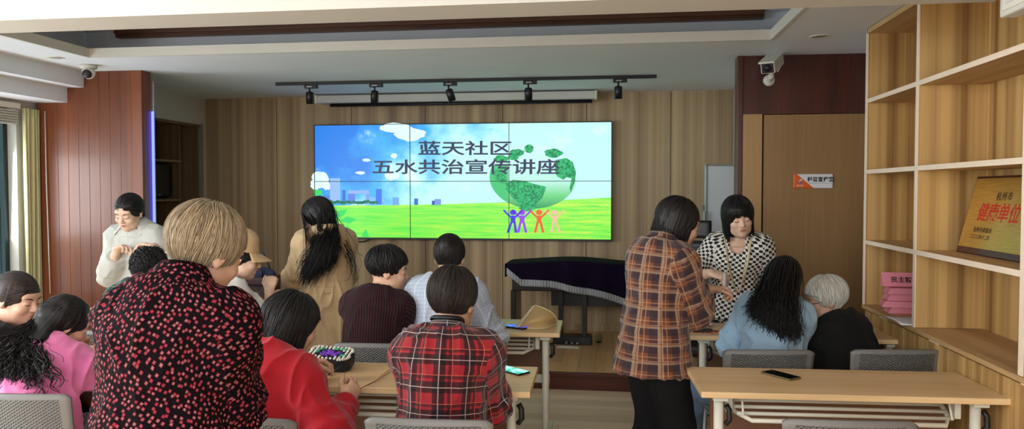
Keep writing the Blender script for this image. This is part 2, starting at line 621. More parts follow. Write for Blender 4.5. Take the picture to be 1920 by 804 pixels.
grass = t.ramp(gm, [(0.3, lin((84, 226, 60))), (0.5, lin((142, 244, 72))), (0.66, lin((206, 240, 70)))])
low = t.math('MULTIPLY', t.math('LESS_THAN', v, 0.27), 0.55)
grass = t.mix(t.math('MULTIPLY', low, t.math('SUBTRACT', 1.0, u)), grass, lin((80, 236, 70)))
hor = t.math('ADD', 0.285, t.math('MULTIPLY', t.math('MULTIPLY', u, u), 0.075))
pic = t.mix(t.math('LESS_THAN', v, hor), sky, grass)
t.set(Base_Color=(0.01, 0.01, 0.01, 1), Roughness=0.35)
t.put(t.b.inputs['Emission Color'], pic)
t.b.inputs['Emission Strength'].default_value = 0.465
M_pic = t.m
for i in range(3):
    for j in range(2):
        a = (X0 + i * PW - vo.x, 0.0, j * PH)
        p = MB().box((a[0], 0.0, a[2]), (a[0] + PW, 0.07, a[2] + PH)).build('display_panel', M_black, vw)
        MB().box((a[0] + 0.003, -0.002, a[2] + 0.003), (a[0] + PW - 0.003, 0.0, a[2] + PH - 0.003)).build('screen', M_pic, p)
bz = MB()
for i in (1, 2):
    bz.box((X0 + i * PW - vo.x - 0.003, -0.009, 0), (X0 + i * PW - vo.x + 0.003, 0.0, Z1 - Z0))
bz.box((X0 - vo.x, -0.009, PH - 0.003), (X1 - vo.x, 0.0, PH + 0.003))
for (a, b_) in (((X0 - 0.006, -0.006), (X0, Z1 - Z0 + 0.006)), ((X1, -0.006), (X1 + 0.006, Z1 - Z0 + 0.006)), ((X0 - 0.006, -0.014), (X1 + 0.006, 0)), ((X0 - 0.006, Z1 - Z0), (X1 + 0.006, Z1 - Z0 + 0.006))):
    bz.box((a[0] - vo.x, -0.009, a[1]), (b_[0] - vo.x, 0.03, b_[1]))
bz.build('bezel', M_blackmetal, vw)


def pic_poly(px_list, layer, mbuild=None):
    """picture shape on the screen: photo points carried to the screen plane"""
    m_ = mbuild or MB()
    pts = [on_y(x_, y_, SY) for x_, y_ in px_list]
    poly = [(p.x - vo.x, p.z - Z0) for p in pts]
    m_.prism(poly, 0.0004, Matrix.Translation((0, -0.0025 - layer * 0.0008, 0)) @ FACE_CAM)
    return m_


def pic_blob(cx, cy, rx, ry, n=22, jag=0.12, seed=1):
    rr = random.Random(seed)
    return [(cx + rx * (1 + rr.uniform(-jag, jag)) * math.cos(2 * math.pi * k / n), cy + ry * (1 + rr.uniform(-jag, jag)) * math.sin(2 * math.pi * k / n)) for k in range(n)]


# city skyline
blds = [((619, 334), (638, 381), (150, 190, 250)), ((642, 356), (648, 381), (40, 110, 220)), ((653, 357), (692, 363), (150, 180, 240)), ((653, 357), (666, 382), (90, 130, 230)),
        ((686, 357), (692, 383), (130, 160, 235)), ((705, 354), (716, 383), (50, 120, 235)), ((691, 369), (722, 383), (120, 190, 250)), ((736, 370), (748, 384), (110, 170, 240)),
        ((777, 372), (784, 384), (40, 110, 210)), ((815, 373), (827, 384), (120, 150, 235)), ((810, 376), (815, 384), (30, 80, 170)), ((605, 366), (619, 381), (70, 130, 220))]
bcol = {}
for a, b_, c_ in blds:
    bcol.setdefault(c_, []).append([a, (b_[0], a[1]), b_, (a[0], b_[1])])
sky_m = None
cmat = []
cmb = MB()
for k, (c_, polys) in enumerate(bcol.items()):
    n0 = len(cmb.bm.faces)
    for p in polys:
        pic_poly(p, 1 + (k % 3), cmb)
    cmb.bm.faces.ensure_lookup_table()
    for f_ in cmb.bm.faces[n0:]:
        f_.material_index = k
    cmat.append(glow('picture_tone_%d' % k, c_, 0.465))
for k in range(16):
    n0 = len(cmb.bm.faces)
    pic_poly(pic_blob(606 + k * 6.5, 380 - random.random() * 3, 5, 3.2, 9, 0.3, k), 4, cmb)
    cmb.bm.faces.ensure_lookup_table()
    for f_ in cmb.bm.faces[n0:]:
        f_.material_index = len(cmat)
cmat.append(glow('picture_tree', (20, 120, 90), 0.465))
cmb.build('city_picture', cmat, vw)

# clouds, leaves
cm = MB()
for q in ((600, 336, 15, 16), (592, 346, 10, 10), (612, 348, 8, 8), (687, 300, 8, 3), (676, 324, 9, 3), (739, 292, 6, 5), (735, 330, 14, 8), (742, 240, 34, 9), (770, 252, 28, 12)):
    pic_poly(pic_blob(q[0], q[1], q[2], q[3], 18, 0.18, q[0]), 0, cm)
cm.build('cloud_picture', glow('picture_cloud', (226, 252, 255), 0.465), vw)
lm = MB()
for q in ([(614, 408), (632, 396), (652, 392), (644, 404), (628, 410)], [(636, 414), (652, 406), (670, 411), (655, 419)], [(600, 372), (606, 361), (604, 376)], [(650, 420), (662, 436), (668, 444), (652, 444)], [(678, 444), (686, 428), (692, 444)], [(588, 355), (604, 356), (604, 364), (590, 368)], [(592, 400), (612, 384), (616, 420), (600, 440)]):
    pic_poly(q, 1, lm)
lm.build('leaf_picture', glow('picture_leaf', (40, 220, 96), 0.465), vw)

# globe with continents, held up by four little figures
t = NT('picture_globe')
s = t.sep(t.n('ShaderNodeNewGeometry').outputs['Position'])
gl = t.ramp(t.math('DIVIDE', t.math('SUBTRACT', s[2], 1.36), 0.66), [(0.0, lin((30, 150, 84))), (0.22, lin((120, 220, 140))), (0.42, lin((190, 246, 232))), (1.0, lin((214, 255, 255)))])
rad = t.math('SUBTRACT', s[0], -0.80)
gl = t.mix(t.math('MULTIPLY', t.math('LESS_THAN', rad, -0.25), t.math('LESS_THAN', s[2], 1.80)), gl, lin((70, 200, 120)))
t.set(Base_Color=(0.01, 0.01, 0.01, 1))
t.put(t.b.inputs['Emission Color'], gl)
t.b.inputs['Emission Strength'].default_value = 0.465
gm_ = pic_poly([(1000 + 82 * math.cos(k * math.pi / 30), 331 + 60 * math.sin(k * math.pi / 30)) for k in range(60)], 1)
gm_.build('globe_picture', t.m, vw)
t = NT('picture_continent')
nn = t.noise(t.n('ShaderNodeNewGeometry').outputs['Position'], 42.0, 4.0)
t.set(Base_Color=(0.01, 0.01, 0.01, 1))
t.put(t.b.inputs['Emission Color'], t.ramp(nn, [(0.35, lin((20, 116, 78))), (0.62, lin((48, 200, 120)))]))
t.b.inputs['Emission Strength'].default_value = 0.465
cn = MB()
for q in ([(949, 344), (962, 337), (984, 339), (1002, 345), (1024, 350), (1022, 358), (1016, 372), (1006, 380), (1004, 392), (986, 396), (974, 392), (972, 381), (962, 372), (954, 362), (948, 352)],
          pic_blob(970, 286, 14, 7, 14, .2, 3), pic_blob(962, 294, 10, 6, 14, .2, 5), pic_blob(992, 279, 9, 8, 14, .12, 4), pic_blob(1038, 287, 17, 8, 16, .2, 6),
          [(1042, 300), (1062, 296), (1074, 304), (1080, 322), (1078, 340), (1070, 362), (1068, 352), (1072, 334), (1062, 332), (1056, 337), (1044, 330), (1040, 318)],
          [(922, 322), (934, 318), (948, 330), (950, 344), (940, 344), (928, 334)], pic_blob(940, 298, 14, 7, 14, .2, 9)):
    pic_poly(q, 2, cn)
cn.build('continent_picture', t.m, vw)
for (cx_, c_, dx) in ((962, (60, 40, 230), -7), (979, (150, 60, 235), 0), (1011, (240, 90, 40), 0), (1040, (236, 196, 150), 6)):
    fm = MB()
    pic_poly(pic_blob(cx_, 398, 6, 5, 14, 0), 4, fm)
    pic_poly([(cx_ - 5, 404), (cx_ + 5, 404), (cx_ + 4, 418), (cx_ - 4, 418)], 4, fm)
    pic_poly([(cx_ - 5, 416), (cx_ - 1, 417), (cx_ - 5 + dx * .3, 436), (cx_ - 10 + dx * .3, 436)], 4, fm)
    pic_poly([(cx_ + 1, 417), (cx_ + 5, 416), (cx_ + 10 + dx * .3, 436), (cx_ + 5 + dx * .3, 436)], 4, fm)
    pic_poly([(cx_ - 5, 404), (cx_ - 17, 392), (cx_ - 19, 395), (cx_ - 5, 409)], 4, fm)
    pic_poly([(cx_ + 5, 404), (cx_ + 17, 392), (cx_ + 19, 395), (cx_ + 5, 409)], 4, fm)
    fm.build('figure_picture', glow('picture_figure_%d' % cx_, c_, 0.465), vw)

M_txt = glow('picture_lettering', (24, 36, 78), 0.465)
for body, px0, px1, yc, hh in (('蓝天社区', 785, 960, 277.5, 27), ('五水共治宣传讲座', 699, 1050, 312.5, 28)):
    a, b_ = on_y(px0, yc, SY), on_y(px1, yc, SY)
    c_ = (a + b_) / 2 - vo
    rot = math.atan2(b_.z - a.z, b_.x - a.x)
    o = text_mesh('title_lettering', body, 0.2, M_txt, vw, Matrix.Identity(4), 0.0003, 0.0035)
    co = np.array([v_.co[:] for v_ in o.data.vertices])
    w_, h_ = np.ptp(co[:, 0]), np.ptp(co[:, 1])
    mid = (co.min(0) + co.max(0)) / 2
    hz = on_y(px0, yc - hh / 2, SY).z - on_y(px0, yc + hh / 2, SY).z
    o.data.transform(Matrix.Translation((c_.x, -0.0078, c_.z)) @ Matrix.Rotation(-rot, 4, 'Y') @ FACE_CAM @ Matrix.Diagonal(((b_ - a).length / w_, hz / h_, 1, 1)) @ Matrix.Translation((-mid[0], -mid[1], 0)))

cb = MB()
cb.tube([on_y(662, 447, 7.49), on_y(668, 453, 7.50), on_y(682, 453, 7.50), on_y(696, 447, 7.49)], 0.006, 6)
tag(cb.build('screen_cable', M_black), 'black cable sagging below the lower edge of the video wall', 'cable')

# ------------------------------------------------------------------ roll-up projection screen above it
ps = thing('projection_screen', 'rolled-up projection screen in a long white casing above the video wall', 'screen', (-1.59, 7.38, 2.44))
MB().box((-1.41, -0.075, 0.0), (1.41, 0.06, 0.078), 0.012).build('casing', M_white, ps)
MB().box((-1.43, -0.085, -0.004), (-1.405, 0.07, 0.0795), 0.006).build('end_cap', M_cream, ps)
MB().box((1.405, -0.085, -0.004), (1.43, 0.07, 0.0795), 0.006).build('end_cap', M_cream, ps)
MB().tube([(-1.29, -0.01, -0.018), (1.38, -0.01, -0.018)], 0.017, 12).build('bottom_bar', M_black, ps)
MB().box((-1.28, -0.012, -0.02), (1.37, -0.008, 0.01)).build('screen_fabric', M_black, ps)

# ------------------------------------------------------------------ ceiling track with five spotlights
tr = MB().box((-3.05, 6.47, CZ - 0.016), (0.36, 6.50, CZ + 0.0118), 0.002)
tag(tr.build('lighting_track', M_blackmetal), 'long black lighting track on the stage ceiling', 'track')
for k, (px, tilt, ang, lab) in enumerate(((569, 0, 0, 'black track spotlight above the blue corner of the video wall'), (699, 3, 0, 'black track spotlight second along, hanging straight down'),
                                          (843, -17, 0, 'black track spotlight tilted to one side, middle of the track'), (994, 0, 0, 'black track spotlight fourth along, above the globe picture'),
                                          (1159, 0, 0, 'black track spotlight past the end of the white casing'))):
    p = on_z(px, 152, CZ)
    sp = thing('track_spotlight', lab, 'spotlight', (p.x, 6.485, CZ - 0.016), 0, 'track spotlights over the stage')
    MB().box((-0.045, -0.02, -0.032), (0.075, 0.02, -0.001), 0.003).build('adapter', M_blackmetal, sp)
    MB().box((-0.02, -0.0206, -0.022), (0.03, -0.0202, -0.013)).build('maker_plate', M_greymetal, sp)
    MB().tube([(0, 0, -0.03), (0, 0, -0.06)], 0.008, 8).build('stem', M_blackmetal, sp)
    mt = Matrix.Translation((0, 0, -0.06)) @ Matrix.Rotation(R(tilt), 4, 'Y') @ Matrix.Rotation(R(8), 4, 'X')
    hd = MB().lathe([(0.0, 0.0), (0.022, 0.0), (0.034, -0.012), (0.035, -0.11), (0.031, -0.11), (0.028, -0.095), (0, -0.095)], mtx=mt)
    h = hd.build('lamp_head', M_blackmetal, sp)
    MB().lathe([(0, -0.094), (0.027, -0.097), (0.022, -0.106), (0, -0.108)], mtx=mt).build('lens', plain('lens_glass', (190, 190, 195), 0.1, 0.3), h)

# ------------------------------------------------------------------ cameras and ceiling fittings
dc = thing('dome_camera', 'white dome security camera on the ceiling by the red-brown pillar', 'camera', (-4.03, 5.32, CZ))
MB().lathe([(0, 0), (0.062, 0), (0.062, -0.02), (0.055, -0.028), (0, -0.028)]).build('base', M_white, dc)
MB().ball((0, 0, -0.06), 0.048, 20).build('housing', M_white, dc)
mt = Matrix.Translation((0, 0, -0.06)) @ Vector((0.25, -0.9, -0.4)).normalized().to_track_quat('Z', 'Y').to_matrix().to_4x4()
MB().lathe([(0, 0.056), (0.02, 0.054), (0.033, 0.044), (0.036, 0.03), (0, 0.03)], mtx=mt).build('lens', M_black, dc)

bc = thing('bullet_camera', 'white box security camera hanging on a bracket on the dark red panel', 'camera', (1.104, 5.60, 2.42))
mt = Matrix.Translation((0.0, -0.13, 0.025)) @ Matrix.Rotation(R(-26), 4, 'Z') @ Matrix.Rotation(R(22), 4, 'X')
MB().box((-0.048, -0.14, -0.042), (0.048, 0.12, 0.042), 0.008, mt).box((-0.055, -0.165, 0.034), (0.055, 0.13, 0.048), 0.004, mt).build('housing', M_cream, bc)
MB().box((-0.04, -0.146, -0.036), (0.04, -0.139, 0.032), 0.003, mt).lathe([(0, 0), (0.024, 0), (0.024, 0.012), (0, 0.014)], mtx=mt @ Matrix.Translation((0, -0.145, 0)) @ Matrix.Rotation(R(90), 4, 'X')).build('lens_window', M_black, bc)
MB().tube([mt @ Vector((0, 0.02, -0.04)), (0.0, -0.09, -0.05), (0.0, -0.04, -0.08), (0, 0.0, -0.08)], 0.014, 10).lathe([(0, 0), (0.04, 0), (0.04, 0.012), (0, 0.016)], mtx=Matrix.Translation((0, -0.001, -0.08)) @ Matrix.Rotation(R(90), 4, 'X')).ball((0, -0.075, -0.062), 0.024, 12).build('bracket', M_white, bc)
MB().tube([mt @ Vector((0.03, 0.12, 0.0)), (0.07, -0.03, 0.07), (0.08, -0.02, 0.02), (0.06, -0.002, -0.02)], 0.004, 6).build('cable', M_cream, bc)
for x_, y_, lab in ((1.283, 4.953, 'small round recessed downlight in the ceiling near the bookcase'), (-4.04, 4.99, 'small round recessed downlight in the ceiling beside the dome camera')):
    dl = thing('downlight', lab, 'downlight', (x_, y_, CZ), 0, 'recessed downlights')
    MB().lathe([(0.045, -0.0005), (0.052, -0.004), (0.06, -0.004), (0.062, 0.0)]).build('rim', M_cream, dl)
    MB().lathe([(0, -0.001), (0.046, -0.001), (0.046, -0.0002), (0, -0.0002)]).build('lamp_face', plain('unlit_lamp', (150, 148, 140), 0.3), dl)

# ------------------------------------------------------------------ niche with the television
M_niche = wood('niche_veneer', (104, 82, 60), (146, 120, 90), 'Z', 10, 70, 0.5)
ni = thing('niche_cabinet', 'dark wood shelved niche built into the stage side wall', 'cabinet', (XL - 0.2, 7.0, 0.3))
MB().box((-0.28, -0.499, 0.0), (-0.26, 0.499, 1.949)).build('back_panel', M_niche, ni)
MB().box((-0.26, 0.479, 0.0), (0.19, 0.499, 1.949)).box((-0.26, -0.499, 0.0), (0.19, -0.479, 1.949)).build('side_panel', M_niche, ni)
MB().box((-0.26, -0.479, 1.925), (0.19, 0.479, 1.949)).build('top_panel', M_niche, ni)
for z_, y1_ in ((1.535, 0.11), (1.145, 0.11), (0.6, 0.479), (0.0, 0.479)):
    MB().box((-0.255, -0.478, z_), (0.19, y1_, z_ + 0.02)).build('shelf', M_niche, ni)
MB().box((-0.255, 0.11, 0.62), (0.17, 0.13, 1.92)).build('divider', M_niche, ni)
MB().box((0.17, -0.5, 0.0), (0.202, -0.465, 1.96)).box((0.17, 0.465, 0.0), (0.205, 0.5, 1.96)).build('edge_strip', plain('grey_edge_strip', (150, 145, 140), 0.4), ni)
tv = thing('television', 'small black television standing in the dark wall niche', 'television', (XL - 0.12, 6.80, 1.466))
MB().box((-0.03, -0.27, 0.025), (0.03, 0.28, 0.345), 0.008).build('case', M_black, tv)
MB().box((0.0305, -0.25, 0.055), (0.032, 0.26, 0.33)).build('screen', plain('dark_screen', (8, 8, 10), 0.12), tv)
MB().box((-0.06, -0.1, 0.0), (0.06, 0.1, 0.012), 0.004).box((-0.015, -0.03, 0.01), (0.015, 0.03, 0.05)).build('stand', M_black, tv)
MB().box((0.0305, 0.03, 0.035), (0.0315, 0.07, 0.045)).build('badge', M_greymetal, tv)

# ------------------------------------------------------------------ digital piano under its velvet cloth
PX, PY = -0.12, 6.95
pn = thing('digital_piano', 'black digital piano standing on the stage under a velvet cover', 'piano', (PX, PY, 0.13))
M_piano = plain('black_piano_lacquer', (16, 16, 18), 0.3)
MB().box((-0.80, -0.18, 0.50), (0.80, 0.22, 0.72), 0.01).build('case', M_piano, pn)
for sx in (-1, 1):
    MB().box((sx * 0.79 - 0.025, -0.16, 0.0), (sx * 0.79 + 0.025, 0.24, 0.5), 0.006).box((sx * 0.79 - 0.03, -0.22, 0.0), (sx * 0.79 + 0.03, 0.28, 0.04), 0.006).build('side_leg', M_piano, pn)
MB().box((-0.4655, 0.15, 0.32), (0.4655, 0.17, 0.5)).build('back_board', M_piano, pn)
for x_ in (-0.36, -0.14):
    MB().box((x_ - 0.022, -0.03, 0.05), (x_ + 0.022, 0.02, 0.5), 0.004).build('pedal_post', M_piano, pn)
MB().box((-0.43, -0.10, 0.0), (-0.07, 0.08, 0.075), 0.006).build('pedal_box', M_piano, pn)
for x_ in (-0.30, -0.25, -0.20):
    MB().box((x_ - 0.012, -0.17, 0.02), (x_ + 0.012, -0.09, 0.03), 0.003).build('pedal', M_greymetal, pn)
M_velvet = plain('purple_black_velvet', (22, 12, 34), 0.95, sheen=0.0, spec=0.1, var=0.2, scale=5)
cv = thing('piano_cover', 'dark purple velvet cover with silver fringe draped over the piano', 'cover', (PX, PY, 0.13))


def cover_pt(u, v):
    """v 0: fringe edge at the front; v 1: back edge"""
    x_ = -0.845 + u * 1.69
    zt = 0.748 + 0.012 * math.sin(u * 7.0) + 0.03 * math.exp(-((u - 0.42) / 0.24) ** 2)
    drop = 0.13 + 0.235 * min(1, u / 0.85) + 0.02 * math.sin(u * 21) * 0.4
    if u < 0.08:
        drop *= 0.35 + 0.65 * (u / 0.08)
    yf = -0.20 - 0.012 * math.sin(u * 40) * (1 - v)
    if v < 0.5:
        k = v / 0.5
        return (x_, yf - 0.01, zt - drop * (1 - k))
    k = (v - 0.5) / 0.5
    return (x_, yf + k * 0.46, zt + 0.006 * math.sin(k * 3.1))


MB().grid(cover_pt, 90, 26, 0.006).build('velvet', M_velvet, cv)


def fringe_pt(u, v):
    a = cover_pt(u, 0.0)
    k = 1 - v
    return (a[0] + 0.002 * math.sin(u * 900), a[1] - 0.006 - 0.003 * math.sin(u * 420), a[2] + 0.012 - k * 0.062)


t = NT('silver_fringe')
st = t.math('SINE', t.math('MULTIPLY', t.sep(t.coord())[0], 620.0))
t.set(Base_Color=t.ramp(st, [(0.2, lin((110, 112, 120))), (0.7, lin((206, 208, 214)))]), Roughness=0.4)
MB().grid(fringe_pt, 340, 5, 0.004).build('fringe', t.m, cv)
sd = MB().grid(lambda u, v: (-0.845 - 0.01 - 0.004 * math.sin(v * 30), -0.21 + v * 0.44, 0.748 - u * 0.12), 5, 20, 0.005)
sd.build('side_flap', M_velvet, cv)
tag(MB().box((-0.10, -0.03, 0.0), (0.10, 0.03, 0.007), 0.001).box((-0.085, -0.026, 0.007), (0.09, 0.024, 0.012), 0.001).build('paper_pile', plain('pale_paper', (214, 212, 205), 0.7), None, (-0.40, 6.73, 0.13)), 'flat pale papers lying on the stage before the piano pedals', 'paper')
jar = tag(MB().lathe([(0, 0), (0.03, 0), (0.036, 0.012), (0.036, 0.05), (0.026, 0.062), (0.026, 0.075), (0.022, 0.075), (0.022, 0.062), (0.032, 0.048), (0.032, 0.012), (0, 0.008)], sides=20).build('glass_jar', M_glass, None, (-0.13, 7.0, 0.13)), 'small clear glass jar standing on the bare stage floor', 'jar')

# ------------------------------------------------------------------ whiteboard on its stand
wb = thing('whiteboard', 'whiteboard on a metal stand behind the woman in the checked top', 'whiteboard', (0.90, 6.35, 0.13))
wb.rotation_euler = (0, 0, R(14))
MB().box((-0.14, -0.004, 0.62), (0.16, 0.016, 1.62)).build('board', plain('whiteboard_face', (206, 210, 214), 0.25, var=0.03, scale=3), wb)
MB().box((-0.155, -0.01, 0.60), (-0.138, 0.022, 1.64), 0.002).box((0.158, -0.01, 0.60), (0.175, 0.022, 1.64), 0.002).box((-0.155, -0.01, 0.605), (0.175, 0.022, 0.62), 0.002).box((-0.155, -0.01, 1.62), (0.175, 0.022, 1.637), 0.002).build('frame', M_greymetal, wb)
for sx in (-0.16, 0.18):
    MB().tube([(sx, 0.03, 0.03), (sx, 0.03, 1.3)], 0.011, 8).tube([(sx, -0.22, 0.03), (sx, 0.26, 0.03)], 0.012, 8).build('stand_leg', M_greymetal, wb)
MB().box((-0.175, -0.035, 1.12), (-0.15, -0.01, 1.25), 0.003).build('clamp', M_greymetal, wb)
# ------------------------------------------------------------------ bookcase, worktop and base cabinets on the right wall
BX0, BX1 = 1.50, 1.835
bk = thing('bookcase', 'tall oak open bookcase above the worktop along the side wall', 'bookcase', (BX0, 4.0, 0.862))
posts = [4.745, 3.985, 2.985, 1.985, 0.985]
H = 2.515 - 0.862
for i, y_ in enumerate(posts):
    d = MB().box((0.006, y_ - 4.0 - 0.011, 0.0), (BX1 - BX0 - 0.012, y_ - 4.0 + 0.011, H)).build('side_panel' if i == 0 else 'divider', M_shelf, bk)
    MB().box((0.0, y_ - 4.0 - 0.014, 0.0), (0.006, y_ - 4.0 + 0.014, H)).build('edge_band', M_edge, d)
MB().box((BX1 - BX0 - 0.012, posts[-1] - 4.0, 0.0), (BX1 - BX0, posts[0] - 4.0 + 0.011, H)).build('back_panel', M_shelf, bk)
for i in range(4):
    for z_ in (1.252, 1.672, 2.094):
        sh = MB().box((0.006, posts[i + 1] - 4.0 + 0.012, z_ - 0.862 - 0.022), (BX1 - BX0 - 0.013, posts[i] - 4.0 - 0.012, z_ - 0.862)).build('shelf', M_shelf_h, bk)
        MB().box((0.0, posts[i + 1] - 4.0 + 0.014, z_ - 0.862 - 0.023), (0.006, posts[i] - 4.0 - 0.014, z_ - 0.862 + 0.001)).build('edge_band', M_edge, sh)
MB().box((0.0, posts[-1] - 4.0, H - 0.03), (BX1 - BX0 - 0.012, posts[0] - 4.0, H), 0.001).build('top_board', M_shelf_h, bk)
tag(MB().box((1.497, 0.9, 0.838), (BX1 + 0.02, 4.76, 0.860), 0.002).build('worktop', M_shelf_h), 'oak worktop running beneath the bookcase along the side wall', 'worktop')
cyl = [4.755, 4.14, 3.40, 2.50, 1.60, 0.9]
clab = ['oak base cabinet at the door end of the worktop', 'oak base cabinet under the worktop beside the elderly man', 'oak base cabinet under the worktop, touched by the end of the phone table', 'oak base cabinet under the worktop on the near side of the phone table', 'oak base cabinet under the worktop beside the camera']
for i in range(5):
    y1_, y0_ = cyl[i], cyl[i + 1]
    cb = thing('base_cabinet', clab[i], 'cabinet', (1.515, (y0_ + y1_) / 2, 0.0), 0, 'oak base cabinets under the worktop')
    hw = (y1_ - y0_) / 2
    MB().box((0.018, -hw + 0.001, 0.06), (0.33, hw - 0.001, 0.836)).box((0.05, -hw + 0.001, 0.0), (0.33, hw - 0.001, 0.06)).build('body', M_shelf, cb)
    dd = MB().box((0.0, -hw + 0.003, 0.07), (0.018, hw - 0.003, 0.826), 0.001).build('door', M_shelf, cb)
    MB().box((-0.004, -0.05, 0.826), (0.014, 0.05, 0.832), 0.001).build('finger_pull', M_edge, dd)

# things on the shelves
M_gold = NT('gold_plate')
gr = M_gold.sep(M_gold.coord())
nz = M_gold.noise(M_gold.scaled(M_gold.coord(), (1, 2, 60)), 6, 3)
M_gold.set(Base_Color=M_gold.ramp(nz, [(0.3, lin((196, 158, 78))), (0.7, lin((226, 190, 104)))]), Roughness=0.32, Metallic=0.75)
pq = thing('award_plaque', 'gold award plaque with red lettering leaning on the bookcase shelf', 'plaque', (1.655, 3.58, 1.254))
PWD, PHT = 0.62, 0.375
mt = Matrix(((0, 0, -1, 0), (-1, 0, 0, 0), (0, 1, 0, 0), (0, 0, 0, 1)))   # plate xy -> yz plane facing -x
lean = Matrix.Rotation(R(14), 4, 'Y')
Pm = lean @ mt
MB().box((-PWD / 2, 0, -0.014), (PWD / 2, PHT, 0.0), 0.004, Pm).build('backing_board', plain('dark_plaque_wood', (60, 26, 24), 0.3), pq)
MB().box((-PWD / 2 + 0.012, 0.03, 0.0), (PWD / 2 - 0.012, PHT - 0.012, 0.003), 0.001, Pm).build('plate', M_gold.m, pq)
M_redtxt = plain('red_engraving', (196, 40, 24), 0.5)
M_brntxt = plain('dark_engraving', (70, 44, 20), 0.5)
text_mesh('heading_lettering', '杭州市', 0.042, M_brntxt, pq, Pm @ Matrix.Translation((0.005, 0.275, 0.0034)), 0.0003, 0.0006, spacing=1.25)
text_mesh('title_lettering', '健康单位', 0.092, M_redtxt, pq, Pm @ Matrix.Translation((-0.01, 0.195, 0.0034)), 0.0003, 0.0012, shear=0.12)
text_mesh('issuer_lettering', '杭州市健康办', 0.027, M_brntxt, pq, Pm @ Matrix.Translation((-0.105, 0.115, 0.0034)), 0.0003, 0.0003, spacing=1.1)
text_mesh('date_lettering', '二〇二〇年十二月', 0.023, M_brntxt, pq, Pm @ Matrix.Translation((-0.115, 0.082, 0.0034)), 0.0003, 0.0003)

M_pink = plain('pink_card', (232, 140, 158), 0.6, var=0.04)
labs = ['pink folded name card lying at the bottom of the pile on the worktop', 'pink folded name card lying askew on the bottom card', 'pink folded name card third up in the pile', 'pink folded name card lying flat beneath the lettered one']
for k in range(4):
    nc = tag(MB().prism([(-0.15, 0), (0.10, 0), (0.10, 0.006), (0.09, 0.034), (-0.135, 0.034), (-0.15, 0.006)], 0.10, Matrix.Rotation(R(90), 4, 'X')).build('name_card', M_pink), labs[k], 'card', 'pink name cards piled on the worktop')
    nc.location = (1.68 + (0.012, -0.02, 0.0, 0.005)[k], 4.50 + (0.01, -0.015, 0.005, 0.0)[k], 0.861 + k * 0.036)
    nc.rotation_euler = (0, 0, R((-4, -9, -3, -5)[k]))
n5 = thing('name_card', 'pink folded name card with dark lettering standing on top of the pile', 'card', (1.68, 4.46, 1.006), R(-3), 'pink name cards piled on the worktop')
mt5 = Matrix.Rotation(R(90 - 20), 4, 'X')
MB().prism([(-0.16, 0), (0.10, 0), (0.10, 0.082), (-0.165, 0.082)], 0.003, mt5).prism([(-0.16, 0), (0.10, 0), (0.10, 0.082), (-0.165, 0.082)], 0.003, Matrix.Translation((0, 0.056, 0)) @ Matrix.Rotation(R(110), 4, 'X')).build('card', M_pink, n5)
text_mesh('card_lettering', '民主智会室', 0.036, plain('black_ink', (30, 22, 26), 0.5), n5, mt5 @ Matrix.Translation((-0.025, 0.038, 0.0034)), 0.0002, 0.0008, spacing=1.05)
dk = MB().prism([(-0.05, 0), (0.045, 0), (0.045, 0.012), (-0.01, 0.10), (-0.05, 0.115)], 0.07, Matrix.Rotation(R(90), 4, 'X'))
tag(dk.build('desk_caddy', M_black, None, (1.74, 4.22, 0.861)), 'dark angular desk caddy in front of the pink card pile', 'caddy')
pa = MB().grid(lambda u, v: (-0.09 + u * 0.20, -0.13 + v * 0.24, 0.002 + 0.012 * max(0, 0.4 - u) ** 2 + 0.008 * math.sin(v * 3)), 10, 8, 0.003)
tag(pa.build('paper_sheet', plain('white_sheet', (228, 228, 232), 0.7), None, (1.55, 4.16, 0.862)), 'white paper sheet lying over the edge of the oak worktop', 'paper')

ac = thing('wall_unit', 'white boxy unit hung from the ceiling beam beside the bookcase', 'unit', (1.455, 2.66, 2.19))
MB().box((-0.035, -0.36, 0.0), (0.03, 0.36, 0.26), 0.008).build('case', M_white, ac)
MB().box((-0.039, -0.33, 0.02), (-0.0352, 0.33, 0.24), 0.002).build('front_panel', M_cream, ac)
v_ = MB()
for k in range(9):
    v_.box((-0.042, -0.30, 0.04 + k * 0.02), (-0.0392, 0.30, 0.048 + k * 0.02))
v_.build('grille', M_white, ac)

# door sign
sg = thing('door_sign', 'small orange and white lettered sign on the brown door', 'sign', (1.416, 5.599, 1.566))
t = NT('sign_face')
s = t.sep(t.coord())
curve = t.math('ADD', t.math('MULTIPLY', t.math('POWER', t.math('MULTIPLY', t.math('SUBTRACT', 0.1, s[2]), 10.0), 2.0), 0.10), -0.105)
edge = t.math('SUBTRACT', t.math('SUBTRACT', 0.0, t.math('MULTIPLY', t.math('SUBTRACT', s[2], 0.0), 1.15)), -0.005)
org = t.math('LESS_THAN', s[0], edge)
t.set(Base_Color=t.mix(org, lin((214, 212, 214)), lin((214, 92, 30))), Roughness=0.3)
MB().box((-0.135, -0.012, 0.0), (0.135, 0.0, 0.102), 0.006).build('plate', t.m, sg)
text_mesh('room_lettering', '科普宣传室', 0.036, M_black, sg, Matrix.Translation((0.05, -0.0125, 0.062)) @ FACE_CAM, 0.0003, 0.0012, spacing=1.02)
text_mesh('small_lettering', '蓝天社区', 0.012, M_white, sg, Matrix.Translation((-0.09, -0.0125, 0.018)) @ FACE_CAM, 0.0003, 0.0002)
lg = MB()
lg.prism([(-0.108, 0.036), (-0.07, 0.034), (-0.078, 0.046), (-0.104, 0.044)], 0.0004, Matrix.Translation((0, -0.0125, 0)) @ FACE_CAM)
lg.build('emblem', plain('emblem_blue', (70, 90, 150), 0.4), sg)
